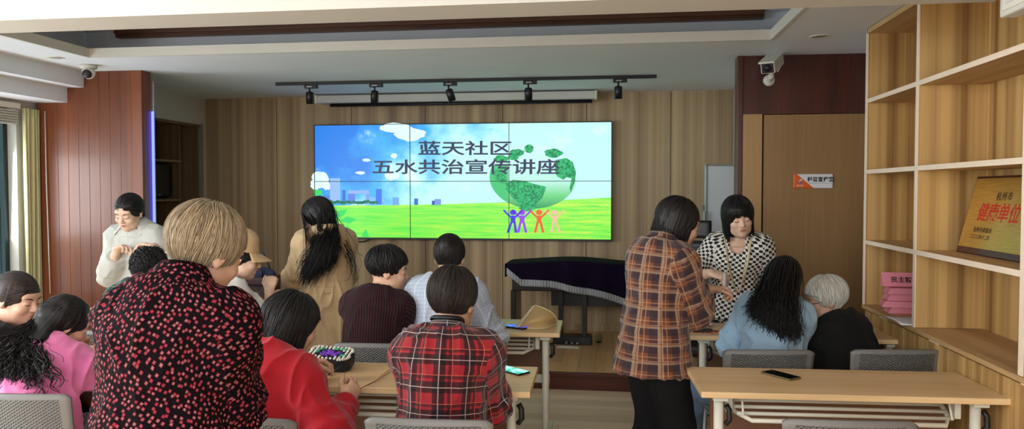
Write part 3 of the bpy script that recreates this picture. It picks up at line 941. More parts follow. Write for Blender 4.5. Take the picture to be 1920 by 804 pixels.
MB().prism([(-0.104, 0.047), (-0.086, 0.047), (-0.066, 0.072), (-0.088, 0.066)], 0.0004, Matrix.Translation((0, -0.0125, 0)) @ FACE_CAM).build('emblem', plain('emblem_pale', (206, 170, 170), 0.4), sg)
ln = MB().box((-0.03, -0.0126, 0.036), (0.125, -0.0121, 0.0385))
ln.build('rule_line', plain('sign_grey', (120, 112, 112), 0.5), sg)

# ------------------------------------------------------------------ tables
TW, TD = 1.17, 0.43


def make_table():
    t_ = thing('folding_table', '-', 'table', (0, 0, 0), 0, 'beech training tables with cream metal legs')
    MB().box((-TW / 2, -TD / 2, 0.725), (TW / 2, TD / 2, 0.75), 0.003).build('tabletop', M_table, t_)
    for sx in (-1, 1):
        x_ = sx * (TW / 2 - 0.085)
        lg = MB().tube([(x_, -0.12, 0.10), (x_, -0.12, 0.71)], 0.020, 14)
        lg.box((x_ - 0.03, -0.17, 0.70), (x_ + 0.03, 0.10, 0.7245), 0.003)
        L = lg.build('leg', M_cream, t_)
        MB().box((x_ - 0.026, -0.148, 0.10), (x_ + 0.026, -0.092, 0.17), 0.006).build('leg_socket', M_black, L)
        MB().box((x_ - 0.012, -0.115, 0.39), (x_ + 0.012, 0.11, 0.43), 0.004).build('side_brace', M_cream, L)
        MB().box((x_ - 0.024, -0.26, 0.075), (x_ + 0.024, 0.24, 0.115), 0.012).build('foot', M_cream, L)
        for yy in (-0.235, 0.215):
            MB().lathe([(0, -0.012), (0.032, -0.012), (0.034, 0), (0.032, 0.012), (0, 0.012)], mtx=Matrix.Translation((x_, yy, 0.034)) @ Matrix.Rotation(R(90), 4, 'Y')).box((x_ - 0.018, yy - 0.02, 0.045), (x_ + 0.018, yy + 0.02, 0.078), 0.004).build('caster', M_black, t_)
        MB().tube([(x_ + 0.030, -0.12, 0.675), (x_ + 0.042, -0.125, 0.655), (x_ + 0.044, -0.128, 0.615), (x_ + 0.028, -0.125, 0.595)], 0.014, 8, flat=0.8).build('fold_lever', M_black, t_)
        MB().box((x_ - sx * 0.05 - 0.012, -0.09, 0.63), (x_ - sx * 0.05 + 0.012, -0.05, 0.7245), 0.002).build('bracket', M_cream, t_)
    MB().box((-TW / 2 + 0.09, 0.105, 0.45), (TW / 2 - 0.09, 0.122, 0.66)).build('modesty_panel', M_modesty, t_)
    MB().box((-TW / 2 + 0.075, 0.10, 0.385), (TW / 2 - 0.075, 0.125, 0.435), 0.004).build('cross_beam', M_cream, t_)
    xr = TW / 2 - 0.16
    bk_ = MB()
    bk_.tube([(-xr, 0.10, 0.70), (-xr, -0.02, 0.655), (-xr, -0.06, 0.63), (-xr + 0.05, -0.155, 0.622), (xr - 0.05, -0.155, 0.622), (xr, -0.06, 0.63), (xr, -0.02, 0.655), (xr, 0.10, 0.70)], 0.0095, 10)
    for yy, zz in ((-0.105, 0.636), (-0.05, 0.648), (0.01, 0.66), (0.07, 0.672)):
        bk_.tube([(-xr, yy, zz), (xr, yy, zz)], 0.008, 8)
    bk_.tube([(-xr + 0.02, -0.14, 0.64), (-xr + 0.02, -0.10, 0.72)], 0.005, 6).tube([(xr - 0.02, -0.14, 0.64), (xr - 0.02, -0.10, 0.72)], 0.005, 6)
    bk_.build('shelf_rack', M_cream, t_)
    return t_


TABLES = [((0.925, 3.262, 0), R(2.6), 'beech table with a black phone on it, its end against the oak cabinets'),
          ((-0.915, 3.122, 0), R(1.5), 'beech table in front of the person in red plaid, with pouch and green-lit phone'),
          ((-2.90, 3.29, 0), R(1.5), 'beech table in front of the woman in pink'),
          ((1.00, 4.42, 0), R(1.5), 'beech table between the woman in the checked top and the elderly man'),
          ((-0.885, 4.36, 0), R(1.5), 'beech table under the straw visor'),
          ((-2.665, 4.40, 0), R(1.0), 'beech table under the brown checked handbag'),
          ((-3.87, 4.43, 0), R(1.0), 'beech table nearest the window wall, in the row by the white shirt')]
t0 = make_table()
for i, (loc, rz, lab) in enumerate(TABLES):
    o = t0 if i == 0 else copy_tree(t0)
    o.location, o.rotation_euler, o['label'] = loc, (0, 0, rz), lab

# ------------------------------------------------------------------ chairs
t = NT('grey_woven_plastic')
s = t.sep(t.coord())
a = t.math('SINE', t.math('MULTIPLY', t.math('ADD', s[0], t.math('MULTIPLY', s[2], 1.6)), 330.0))
b_ = t.math('SINE', t.math('MULTIPLY', t.math('SUBTRACT', s[0], t.math('MULTIPLY', s[2], 1.6)), 330.0))
w = t.math('MAXIMUM', a, b_)
inside = t.math('MULTIPLY', t.math('LESS_THAN', t.math('ABSOLUTE', s[0]), 0.175), t.math('LESS_THAN', s[2], 0.785))
t.set(Base_Color=t.mix(t.math('MULTIPLY', inside, t.ramp(w, [(0.55, (1, 1, 1, 1)), (0.9, (0, 0, 0, 1))])), lin((112, 110, 107)), lin((70, 69, 68))), Roughness=0.5)
t.bump(t.math('MULTIPLY', w, inside), 0.6, 0.004)
M_chair = t.m
M_chairseat = plain('grey_plastic_seat', (100, 98, 96), 0.5)


def make_chair():
    t_ = thing('stacking_chair', '-', 'chair', (0, 0, 0), 0, 'grey plastic stacking chairs')

    def back(u, v):
        x_ = (u - 0.5) * (0.40 + 0.03 * v)
        z_ = 0.50 + v * 0.30 + 0.006 * (1 - (2 * u - 1) ** 2) * v
        y_ = -0.185 - 0.05 * v - 0.028 * (1 - (2 * u - 1) ** 2)
        if v > 0.93 and abs(2 * u - 1) > 0.9:
            z_ -= 0.012 * (abs(2 * u - 1) - 0.9) / 0.1
        return (x_, y_, z_)
    MB().grid(back, 24, 12, 0.013).build('backrest', M_chair, t_)

    def seat(u, v):
        return ((u - 0.5) * (0.42 - 0.03 * (1 - v)), -0.19 + v * 0.40, 0.415 + 0.012 * (2 * u - 1) ** 2 - 0.02 * max(0, v - 0.8) * 5 * 0.4 + 0.012 * (1 - v))
    MB().grid(seat, 16, 16, 0.012).build('seat', M_chairseat, t_)
    for sx in (-1, 1):
        MB().tube([(sx * 0.195, 0.17, 0.405), (sx * 0.215, 0.20, 0.012)], 0.011, 8).build('leg', M_greymetal, t_)
        MB().tube([(sx * 0.19, -0.235, 0.64), (sx * 0.19, -0.205, 0.54), (sx * 0.195, -0.17, 0.405), (sx * 0.215, -0.24, 0.012)], 0.011, 8).build('leg', M_greymetal, t_)
    MB().tube([(-0.195, -0.17, 0.402), (-0.195, 0.17, 0.402), (0.195, 0.17, 0.402), (0.195, -0.17, 0.402)], 0.010, 8, closed=True).build('seat_frame', M_greymetal, t_)
    return t_


CHAIRS = [((-2.20, 2.69), 4, 'grey chair behind the woman in the pink jacket'),
          ((-1.21, 2.545), -6, 'grey chair under the woman in the red sweater'),
          ((-0.607, 2.60), 2, 'grey chair under the person in the red plaid shirt'),
          ((-1.165, 3.74), 3, 'grey chair under the woman in the dark ribbed cardigan'),
          ((-0.74, 3.87), 2, 'grey chair under the ponytailed woman in the pale blue shirt'),
          ((0.70, 3.84), 6, 'grey chair under the long-haired woman in pale denim'),
          ((1.295, 3.93), 7, 'grey chair under the white-haired man in black'),
          ((0.755, 2.77), 3, 'empty grey chair on the near side of the phone table'),
          ((-2.69, 3.87), 4, 'grey chair under the curly-haired person in green plaid'),
          ((-2.19, 3.88), -52, 'grey chair under the woman in the tan cap'),
          ((-2.93, 3.00), -44, 'grey chair under the woman in black')]
c0 = make_chair()
for i, (xy, rz, lab) in enumerate(CHAIRS):
    o = c0 if i == 0 else copy_tree(c0)
    o.location, o.rotation_euler, o['label'] = (xy[0], xy[1], 0), (0, 0, R(rz)), lab

# ------------------------------------------------------------------ small things on the tables
TZ = 0.7505


def phone(px, py, rz, lab, screen, glowing):
    p = on_z(px, py, 0.76)
    t_ = thing('mobile_phone', lab, 'phone', (p.x, p.y, TZ), R(rz), 'mobile phones lying on the tables')
    MB().box((-0.037, -0.078, 0.0), (0.037, 0.078, 0.009), 0.004, seg=3).build('case', plain('phone_gold_edge' if not glowing else 'phone_dark_edge', (120, 104, 70) if not glowing else (26, 30, 34), 0.3, 0.5), t_)
    MB().box((-0.034, -0.075, 0.0088), (0.034, 0.075, 0.0096), 0.0003).build('screen', screen, t_)
    return t_


t = NT('green_lit_screen')
nz = t.noise(t.coord(), 22.0, 2.0)
t.set(Base_Color=(0.01, 0.02, 0.02, 1), Roughness=0.1)
t.put(t.b.inputs['Emission Color'], t.ramp(nz, [(0.4, lin((30, 150, 120))), (0.6, lin((150, 240, 220)))]))
t.b.inputs['Emission Strength'].default_value = 0.8
M_greenscr = t.m
t = NT('blue_lit_screen')
nz = t.noise(t.coord(), 30.0, 2.0)
t.set(Base_Color=(0.01, 0.01, 0.03, 1), Roughness=0.1)
t.put(t.b.inputs['Emission Color'], t.ramp(nz, [(0.48, lin((20, 26, 60))), (0.62, lin((40, 60, 255)))]))
t.b.inputs['Emission Strength'].default_value = 1.2
phone(1464, 701, 38, 'black phone lying on the table beside the empty chair', plain('phone_black_glass', (10, 14, 14), 0.06), False)
phone(960, 692.5, 52, 'phone with a green-lit screen next to the red plaid shirt', M_greenscr, True)
phone(967, 611, 62, 'phone with a blue-lit screen beside the straw visor', t.m, True)

# straw visor
vs = thing('straw_visor', 'pale straw sun visor lying on the table beside the blue-lit phone', 'visor', (-0.445, 4.36, TZ), R(14))
t = NT('woven_straw')
q = t.math('SINE', t.math('MULTIPLY', t.math('ADD', t.sep(t.coord())[0], t.sep(t.coord())[1]), 700.0))
t.set(Base_Color=t.ramp(q, [(0.2, lin((190, 158, 104))), (0.8, lin((220, 190, 138)))]), Roughness=0.75)
M_straw = t.m


VA, VB, VC = Vector((-0.115, -0.055, 0.004)), Vector((0.005, 0.075, 0.112)), Vector((0.125, 0.045, 0.006))


def brim(u, v):
    """folded straw shell: v runs from the pinched corner to the outer edge, u from its raised tip to the table"""
    e = VB.lerp(VC, u) + Vector((0.035, -0.075, 0.016)) * math.sin(u * math.pi)
    low = VA.lerp(VC, v) + Vector((0.02, -0.09, 0.0)) * math.sin(v * math.pi)
    p = VA.lerp(e, v) + Vector((0.0, -0.05, 0.022)) * math.sin(v * math.pi) * math.sin(u * math.pi) ** 0.8
    k = u ** 3
    p = p.lerp(low, k)
    p.z = max(p.z, 0.003)
    return p


MB().grid(brim, 26, 20, 0.004).build('brim', M_straw, vs)
M_strawedge = plain('straw_edge', (230, 210, 166), 0.7)
MB().tube([brim(1.0, k / 19) for k in range(1, 20)] + [brim(1 - k / 12, 1.0) for k in range(1, 13)], 0.004, 6).build('brim_edge', M_strawedge, vs)
MB().grid(lambda u, v: brim(0.0, 0.03 + 0.97 * u) + Vector((-0.016, 0.020, -0.004)) * v + Vector((0, -0.002, 0.003)), 16, 4, 0.004).build('head_band', M_strawedge, vs)

# beaded pouch with a purple flower
po = thing('beaded_pouch', 'black pouch with white beads and a purple flower on the table by the red sweater', 'pouch', (-1.255, 3.19, TZ), R(4))


def rrect(w_, d_, r_, n=8):
    out = []
    for cx_, cy_, a0 in ((w_ - r_, d_ - r_, 0), (-w_ + r_, d_ - r_, 90), (-w_ + r_, -d_ + r_, 180), (w_ - r_, -d_ + r_, 270)):
        for k in range(n + 1):
            an = R(a0 + 90 * k / n)
            out.append((cx_ + r_ * math.cos(an), cy_ + r_ * math.sin(an)))
    return out


tilt = Matrix.Translation((0, 0, 0.02)) @ Matrix.Rotation(R(10), 4, 'X') @ Matrix.Rotation(R(4), 4, 'Y')
MB().prism(rrect(0.10, 0.075, 0.045), 0.05, tilt).build('body', plain('black_leatherette', (24, 24, 28), 0.5), po)
fl = MB().prism(rrect(0.096, 0.071, 0.043), 0.003, tilt @ Matrix.Translation((0, 0, 0.05)))
fl.build('front_face', plain('pouch_black_cloth', (30, 32, 40), 0.8), po)
bd, pf, lf = MB(), MB(), MB()
rr = random.Random(3)
ring = rrect(0.094, 0.069, 0.042, 6)
for k in range(11):
    for j in range(9):
        x_, y_ = -0.088 + k * 0.0176, -0.062 + j * 0.0155
        d_ = math.hypot(x_ / 0.062, (y_ + 0.004) / 0.044)
        if d_ > 1.05 and (abs(x_) < 0.062 or abs(y_) < 0.045 or math.hypot(abs(x_) - 0.06, abs(y_) - 0.04) < 0.032):
            bd.ball(tilt @ Vector((x_, y_, 0.055)), 0.0062, 6)
for (x_, y_) in ring:
    bd.ball(tilt @ Vector((x_, y_, 0.054)), 0.0058, 6)
for k in range(26):
    a_ = rr.uniform(0, 6.28)
    d_ = rr.uniform(0, 1) ** .6
    x_, y_ = 0.045 * d_ * math.cos(a_), 0.03 * d_ * math.sin(a_) - 0.006
    mm = tilt @ Matrix.Translation((x_, y_, 0.056)) @ Matrix.Rotation(rr.uniform(0, 3), 4, 'Z') @ Matrix.Rotation(R(rr.uniform(5, 35)), 4, 'X')
    pf.ball((0, 0, 0), 0.012, 8, (1.3, 0.55, 0.25), mm)
for (x_, y_, a_) in ((-0.05, 0.035, 40), (0.055, 0.042, -30), (0.062, -0.02, 20), (-0.06, 0.005, 80), (0.04, 0.05, 10), (0.015, 0.045, 0)):
    mm = tilt @ Matrix.Translation((x_, y_, 0.056)) @ Matrix.Rotation(R(a_), 4, 'Z')
    lf.ball((0, 0, 0), 0.017, 8, (1.0, 0.6, 0.25), mm)
bd.build('beads', plain('white_bead', (232, 226, 214), 0.3), po)
pf.build('flower', plain('purple_petal', (122, 62, 196), 0.5), po)
lf.build('leaf', plain('teal_leaf', (60, 160, 120), 0.5), po)
MB().tube([(0.09, -0.05, 0.05), (0.07, -0.09, 0.03), (0.03, -0.12, 0.006), (-0.02, -0.10, 0.005), (-0.01, -0.075, 0.02)], 0.007, 8, flat=0.6).build('strap', plain('black_leatherette', (24, 24, 28), 0.5), po)

# handbag standing on the table at the tan coat
hb = thing('handbag', 'brown checked tote handbag with black handles in front of the tan coat', 'bag', (-2.24, 4.46, TZ), R(-10))
t = NT('brown_check_canvas')
s = t.sep(t.coord())
d1 = t.math('ABSOLUTE', t.math('SINE', t.math('MULTIPLY', t.math('ADD', s[0], s[2]), 60.0)))
d2 = t.math('ABSOLUTE', t.math('SINE', t.math('MULTIPLY', t.math('SUBTRACT', s[0], s[2]), 60.0)))
t.set(Base_Color=t.mix(t.math('LESS_THAN', t.math('MINIMUM', d1, d2), 0.10), lin((62, 38, 30)), lin((120, 92, 74))), Roughness=0.6)
MB().grid(lambda u, v: (0.15 * math.copysign(abs(math.cos(u * 2 * math.pi)) ** 0.5, math.cos(u * 2 * math.pi)) * (1 + 0.12 * v), 0.075 * math.copysign(abs(math.sin(u * 2 * math.pi)) ** 0.6, math.sin(u * 2 * math.pi)) * (1 - 0.45 * v), 0.004 + v * 0.26 + 0.01 * math.cos(u * 4 * math.pi) * v), 40, 12, 0.006, closed_u=True).prism(rrect(0.148, 0.073, 0.03), 0.006).build('body', t.m, hb)
MB().ball((0.02, 0.01, 0.27), 0.07, 14, (1.7, 0.55, 0.7)).build('lining', plain('navy_lining', (44, 52, 84), 0.8), hb)
for yy in (-0.04, 0.045):
    MB().tube([(-0.08 + 0.16 * k / 14, yy, 0.245 + 0.16 * math.sin(math.pi * k / 14) ** 0.8) for k in range(15)], 0.0065, 8).build('handle', M_black, hb)
MB().box((-0.152, -0.078, 0.21), (0.152, -0.050, 0.235), 0.004).build('trim_band', plain('dark_red_trim', (74, 30, 30), 0.5), hb)

# floral bottle bag and threads on the table of the two standing women
fb = thing('bottle_bag', 'small pink and white floral bottle bag standing by the woman in the checked top', 'bag', (0.55, 4.50, TZ))
t = NT('floral_cloth')
vo_ = t.n('ShaderNodeTexVoronoi', {'Vector': t.coord(), 'Scale': 60.0}).outputs['Color']
t.set(Base_Color=t.ramp(t.sep(vo_)[0], [(0.2, lin((70, 44, 60))), (0.45, lin((206, 150, 160))), (0.7, lin((230, 214, 214)))]), Roughness=0.7)
MB().lathe([(0, 0), (0.034, 0), (0.038, 0.01), (0.038, 0.14), (0.030, 0.155), (0, 0.157)], sides=20).build('body', t.m, fb)
MB().lathe([(0, 0.157), (0.02, 0.157), (0.02, 0.19), (0.014, 0.195), (0, 0.195)], sides=16).build('cap', plain('pale_cap', (220, 210, 210), 0.4), fb)
MB().tube([(0.03, 0, 0.15), (0.05, -0.01, 0.19), (0.0, -0.02, 0.235), (-0.05, -0.01, 0.19), (-0.03, 0, 0.15)], 0.005, 6).build('strap', M_black, fb)

M_redthread = plain('red_thread', (170, 40, 34), 0.7)
th = MB()
rr = random.Random(5)
for k in range(5):
    p0 = Vector((0.44 + 0.05 * k, 4.26, TZ + 0.002))
    pts = [p0 + Vector((rr.uniform(-.04, .06), rr.uniform(-.03, .03) + 0.02 * j, 0)) for j in range(6)]
    th.tube(pts, 0.0016, 5)
tag(th.build('thread_bundle', M_redthread), 'loose red threads on the table between the two standing women', 'thread')
sc_ = thing('scissor_case', 'small dark case lying on the table before the orange plaid jacket', 'case', (0.50, 4.33, TZ), R(15))
MB().box((-0.06, -0.025, 0), (0.06, 0.025, 0.014), 0.006).build('shell', M_black, sc_)
MB().box((-0.061, -0.026, 0.0065), (0.061, 0.026, 0.008), 0.001).build('seam', M_greymetal, sc_)

# straw hat held beyond the white T-shirt, red cloth below it on the table
sh = thing('straw_plate', 'flat brown woven plate on the table in front of the woman in the cap', 'plate', (-2.48, 4.36, TZ))
MB().lathe([(0, 0), (0.11, 0.0), (0.15, 0.02), (0.152, 0.026), (0.11, 0.01), (0, 0.01)], sides=28).build('dish', plain('brown_weave', (128, 104, 74), 0.8, var=0.2, scale=60), sh)
MB().ball((0.0, 0.02, 0.03), 0.05, 10, (1.4, 1.0, 0.4)).build('red_yarn', plain('dark_red_yarn', (110, 30, 30), 0.9), sh)

# black office chair standing behind the orange plaid jacket
oc = thing('office_chair', 'black high-backed office chair behind the orange plaid jacket', 'chair', (0.47, 5.42, 0), R(160))
MB().grid(lambda u, v: ((u - 0.5) * (0.44 - 0.06 * v), -0.22 - 0.03 * math.sin(v * 3) - 0.05 * v + 0.05 * (2 * u - 1) ** 2, 0.50 + v * 0.68), 16, 18, 0.03).build('backrest', M_black, oc)
MB().grid(lambda u, v: ((u - 0.5) * 0.34, -0.27 + 0.03 * (2 * u - 1) ** 2, 1.20 + v * 0.13), 10, 6, 0.035).build('headrest', M_black, oc)
MB().box((-0.23, -0.2, 0.42), (0.23, 0.25, 0.50), 0.03).build('seat', M_black, oc)
MB().tube([(0, 0, 0.10), (0, 0, 0.43)], 0.03, 12).tube([(0, -0.20, 0.44), (0, -0.26, 0.6), (0, -0.29, 1.2)], 0.02, 8).build('column', M_blackmetal, oc)
for k in range(5):
    a_ = R(72 * k + 10)
    MB().tube([(0, 0, 0.11), (0.28 * math.cos(a_), 0.28 * math.sin(a_), 0.075)], [0.024, 0.014], 8).ball((0.28 * math.cos(a_), 0.28 * math.sin(a_), 0.03), 0.03, 10).build('base_leg', M_blackmetal, oc)
# ================================================================== people: distance-field bodies, garments and hair
F32 = np.float32


def npv(*a):
    return np.array(a, dtype=np.float64)


def unit(v):
    v = np.asarray(v, dtype=np.float64)
    return v / (np.linalg.norm(v) + 1e-12)


class Prim:
    __slots__ = ('fn', 'lo', 'hi', 'k', 'op')

    def __init__(s, fn, lo, hi, k=0.02, op='u'):
        s.fn, s.lo, s.hi, s.k, s.op = fn, lo, hi, k, op


def ecap(p0, p1, a0, b0, a1, b1, xax=(1, 0, 0), k=0.02, flat0=False, flat1=False, op='u'):
    """tapered bar of elliptical section: half-widths a along xax, b across it"""
    p0, p1 = np.asarray(p0, float), np.asarray(p1, float)
    L = np.linalg.norm(p1 - p0) + 1e-9
    t = (p1 - p0) / L
    x = np.asarray(xax, float)
    e1 = x - t * x.dot(t)
    if np.linalg.norm(e1) < 1e-3:
        x = npv(0, 1, 0.2)
        e1 = x - t * x.dot(t)
    e1 = unit(e1)
    e2 = np.cross(t, e1)

    def fn(X, Y, Z):
        dx, dy, dz = X - F32(p0[0]), Y - F32(p0[1]), Z - F32(p0[2])
        s_ = dx * F32(t[0]) + dy * F32(t[1]) + dz * F32(t[2])
        u = dx * F32(e1[0]) + dy * F32(e1[1]) + dz * F32(e1[2])
        v = dx * F32(e2[0]) + dy * F32(e2[1]) + dz * F32(e2[2])
        h = np.clip(s_ * F32(1 / L), 0, 1)
        a = F32(a0) + F32(a1 - a0) * h
        b = F32(b0) + F32(b1 - b0) * h
        w = s_ - h * F32(L)
        m = np.minimum(a, b)
        ua, vb, wm = u / a, v / b, w / m
        k0 = np.sqrt(ua * ua + vb * vb + wm * wm) + F32(1e-6)
        ua, vb, wm = ua / a, vb / b, wm / m
        k1 = np.sqrt(ua * ua + vb * vb + wm * wm) + F32(1e-6)
        d = k0 * (k0 - 1) / k1
        if flat0:
            d = np.maximum(d, -s_)
        if flat1:
            d = np.maximum(d, s_ - F32(L))
        return d
    r = max(a0, b0, a1, b1)
    lo = np.minimum(p0, p1) - r
    hi = np.maximum(p0, p1) + r
    return Prim(fn, lo, hi, k, op)


def cone(p0, p1, r0, r1, k=0.02, **kw):
    return ecap(p0, p1, r0, r0, r1, r1, k=k, **kw)


def ell(c, r, M=None, k=0.02, op='u'):
    c, r = np.asarray(c, float), np.asarray(r, float)
    M = np.eye(3) if M is None else np.asarray(M, float)

    def fn(X, Y, Z):
        dx, dy, dz = X - F32(c[0]), Y - F32(c[1]), Z - F32(c[2])
        q = [(dx * F32(M[0, i]) + dy * F32(M[1, i]) + dz * F32(M[2, i])) / F32(r[i]) for i in range(3)]
        k0 = np.sqrt(q[0] ** 2 + q[1] ** 2 + q[2] ** 2) + F32(1e-6)
        k1 = np.sqrt((q[0] / F32(r[0])) ** 2 + (q[1] / F32(r[1])) ** 2 + (q[2] / F32(r[2])) ** 2) + F32(1e-6)
        return k0 * (k0 - 1) / k1
    e = np.abs(M) @ r
    return Prim(fn, c - e, c + e, k, op)


def halfspace(p, n, lo, hi, k=0.004):
    """keeps the side the normal points away from, inside the box lo..hi"""
    p, n = np.asarray(p, float), unit(n)

    def fn(X, Y, Z):
        return -((X - F32(p[0])) * F32(n[0]) + (Y - F32(p[1])) * F32(n[1]) + (Z - F32(p[2])) * F32(n[2]))
    return Prim(fn, np.asarray(lo, float), np.asarray(hi, float), k, 's')


def smin(a, b, k):
    if k <= 1e-5:
        return np.minimum(a, b)
    h = np.maximum(F32(k) - np.abs(a - b), 0) * F32(1 / k)
    return np.minimum(a, b) - h * h * F32(k * 0.25)


def eval_prims(prims, P):
    P = np.asarray(P, F32)
    X, Y, Z = P[..., 0], P[..., 1], P[..., 2]
    D = np.full(X.shape, 1.0, F32)
    for p in prims:
        d = p.fn(X, Y, Z)
        D = smin(D, d, p.k) if p.op == 'u' else -smin(-D, d, p.k)
    return D


def sdf_mesh(prims, vox):
    us = [p for p in prims if p.op == 'u']
    lo = np.min([p.lo for p in us], axis=0) - 3 * vox
    hi = np.max([p.hi for p in us], axis=0) + 3 * vox
    n = np.ceil((hi - lo) / vox).astype(int) + 1
    D = np.full(n, 1.0, F32)
    ax = [(lo[i] + np.arange(n[i]) * vox).astype(F32) for i in range(3)]
    for p in prims:
        pad = p.k + 2.5 * vox
        i0 = np.clip(np.floor((p.lo - pad - lo) / vox).astype(int), 0, n)
        i1 = np.clip(np.ceil((p.hi + pad - lo) / vox).astype(int) + 1, 0, n)
        if np.any(i1 <= i0):
            continue
        sl = tuple(slice(a, b) for a, b in zip(i0, i1))
        d = p.fn(ax[0][sl[0]][:, None, None], ax[1][sl[1]][None, :, None], ax[2][sl[2]][None, None, :])
        D[sl] = smin(D[sl], d, p.k) if p.op == 'u' else -smin(-D[sl], d, p.k)
    D[0], D[-1] = 1, 1
    D[:, 0], D[:, -1] = 1, 1
    D[:, :, 0], D[:, :, -1] = 1, 1
    S = D < 0
    cnt = np.zeros(n - 1, np.uint8)
    for i in (0, 1):
        for j in (0, 1):
            for k in (0, 1):
                cnt += S[i:n[0] - 1 + i, j:n[1] - 1 + j, k:n[2] - 1 + k]
    I = np.argwhere((cnt > 0) & (cnt < 8))
    ids = np.full(n - 1, -1, np.int32)
    ids[I[:, 0], I[:, 1], I[:, 2]] = np.arange(len(I), dtype=np.int32)
    cs = [(i, j, k) for i in (0, 1) for j in (0, 1) for k in (0, 1)]
    vals = np.stack([D[I[:, 0] + c[0], I[:, 1] + c[1], I[:, 2] + c[2]] for c in cs], 1)
    acc = np.zeros((len(I), 3))
    num = np.zeros(len(I))
    for a in range(8):
        for b in range(a + 1, 8):
            ca, cb = np.array(cs[a]), np.array(cs[b])
            if np.abs(ca - cb).sum() != 1:
                continue
            va, vb = vals[:, a], vals[:, b]
            cr = (va < 0) != (vb < 0)
            t = np.where(cr, va / np.where(cr, va - vb, 1), 0)
            acc += np.where(cr[:, None], ca + (cb - ca) * t[:, None], 0)
            num += cr
    V = (I + acc / num[:, None]) * vox + lo
    quads = []
    for axis in range(3):
        o = [a for a in range(3) if a != axis]
        s0 = [slice(None)] * 3
        s1 = [slice(None)] * 3
        s0[axis], s1[axis] = slice(0, -1), slice(1, None)
        E = np.argwhere(S[tuple(s0)] != S[tuple(s1)])
        if not len(E):
            continue
        E = E[(E[:, o[0]] > 0) & (E[:, o[1]] > 0)]
        q = []
        for (da, db) in ((0, 0), (1, 0), (1, 1), (0, 1)):
            c = E.copy()
            c[:, o[0]] -= da
            c[:, o[1]] -= db
            q.append(ids[c[:, 0], c[:, 1], c[:, 2]])
        q = np.stack(q, 1)
        flip = S[E[:, 0], E[:, 1], E[:, 2]]
        if axis == 1:
            flip = ~flip
        q[~flip] = q[~flip][:, ::-1]
        quads.append(q)
    return V, np.concatenate(quads)


def mesh_obj(name, V, Fq, mats, parent, uv=None, smooth=True):
    me = bpy.data.meshes.new(name)
    V = np.asarray(V, np.float32)
    Fq = np.asarray(Fq, np.int32)
    m = Fq.shape[1]
    me.vertices.add(len(V))
    me.vertices.foreach_set('co', V.ravel())
    me.loops.add(Fq.size)
    me.loops.foreach_set('vertex_index', Fq.ravel())
    me.polygons.add(len(Fq))
    me.polygons.foreach_set('loop_start', np.arange(0, Fq.size, m, dtype=np.int32))
    me.polygons.foreach_set('use_smooth', np.full(len(Fq), smooth))
    if uv is not None:
        lay = me.uv_layers.new(name='cloth')
        lay.data.foreach_set('uv', uv.reshape(-1).astype(np.float32))
    me.update(calc_edges=True)
    for k in (mats if isinstance(mats, (list, tuple)) else [mats]):
        me.materials.append(k)
    o = bpy.data.objects.new(name, me)
    C.objects.link(o)
    o.parent = parent
    return o


def vnormals(V, Fq):
    n = np.cross(V[Fq[:, 2]] - V[Fq[:, 0]], V[Fq[:, 3]] - V[Fq[:, 1]])
    out = np.zeros_like(V)
    for c in range(4):
        for a in range(3):
            out[:, a] += np.bincount(Fq[:, c], n[:, a], len(V))
    return out / (np.linalg.norm(out, axis=1, keepdims=True) + 1e-12)


LAT = np.random.default_rng(11).random((32, 32, 32))


def vnoise(P):
    P = np.asarray(P)
    i = np.floor(P).astype(int)
    f = P - i
    f = f * f * (3 - 2 * f)
    o = 0
    for a in (0, 1):
        for b in (0, 1):
            for c in (0, 1):
                w = (f[:, 0] if a else 1 - f[:, 0]) * (f[:, 1] if b else 1 - f[:, 1]) * (f[:, 2] if c else 1 - f[:, 2])
                o = o + w * LAT[(i[:, 0] + a) & 31, (i[:, 1] + b) & 31, (i[:, 2] + c) & 31]
    return o


def smooth_mesh(V, Fq, it=2, lam=0.5):
    for _ in range(it):
        acc = np.zeros_like(V)
        cnt = np.zeros(len(V))
        for a in range(4):
            for b in ((a + 1) % 4, (a + 3) % 4):
                for x in range(3):
                    acc[:, x] += np.bincount(Fq[:, a], V[Fq[:, b], x], len(V))
                cnt += np.bincount(Fq[:, a], None, len(V))
        V = V + lam * (acc / cnt[:, None] - V)
    return V


def rot(yaw=0, pitch=0, roll=0):
    """yaw turns left (+), pitch tips the front down (+), roll tips towards the right shoulder (+); degrees"""
    return np.array((Matrix.Rotation(R(yaw), 3, 'Z') @ Matrix.Rotation(R(-pitch), 3, 'X') @ Matrix.Rotation(R(roll), 3, 'Y')))


def ik(a, c, l1, l2, pole):
    a, c = np.asarray(a, float), np.asarray(c, float)
    d = c - a
    L = np.linalg.norm(d)
    if L > (l1 + l2) * 0.985:
        c = a + d / L * (l1 + l2) * 0.985
        L = (l1 + l2) * 0.985
    t = (c - a) / L
    x = (l1 * l1 - l2 * l2 + L * L) / (2 * L)
    h = math.sqrt(max(1e-6, l1 * l1 - x * x))
    p = np.asarray(pole, float)
    p = unit(p - t * p.dot(t))
    return a + t * x + p * h, c


# ------------------------------------------------------------------ materials for people
def skin_mat(name, col):
    t = NT(name)
    c = lin(col)
    v = t.noise(t.coord(), 26.0, 4.0)
    base = t.ramp(v, [(0.3, (c[0] * .93, c[1] * .88, c[2] * .86, 1)), (0.7, (min(1, c[0] * 1.04), c[1] * 1.03, c[2] * 1.02, 1))])
    t.set(Base_Color=base, Roughness=0.52)
    t.b.inputs['Subsurface Weight'].default_value = 0.12
    t.b.inputs['Subsurface Radius'].default_value = (0.012, 0.005, 0.003)
    t.b.inputs['Subsurface Scale'].default_value = 0.6
    t.bump(t.noise(t.coord(), 260.0, 2.0), 0.08, 0.002)
    return t.m


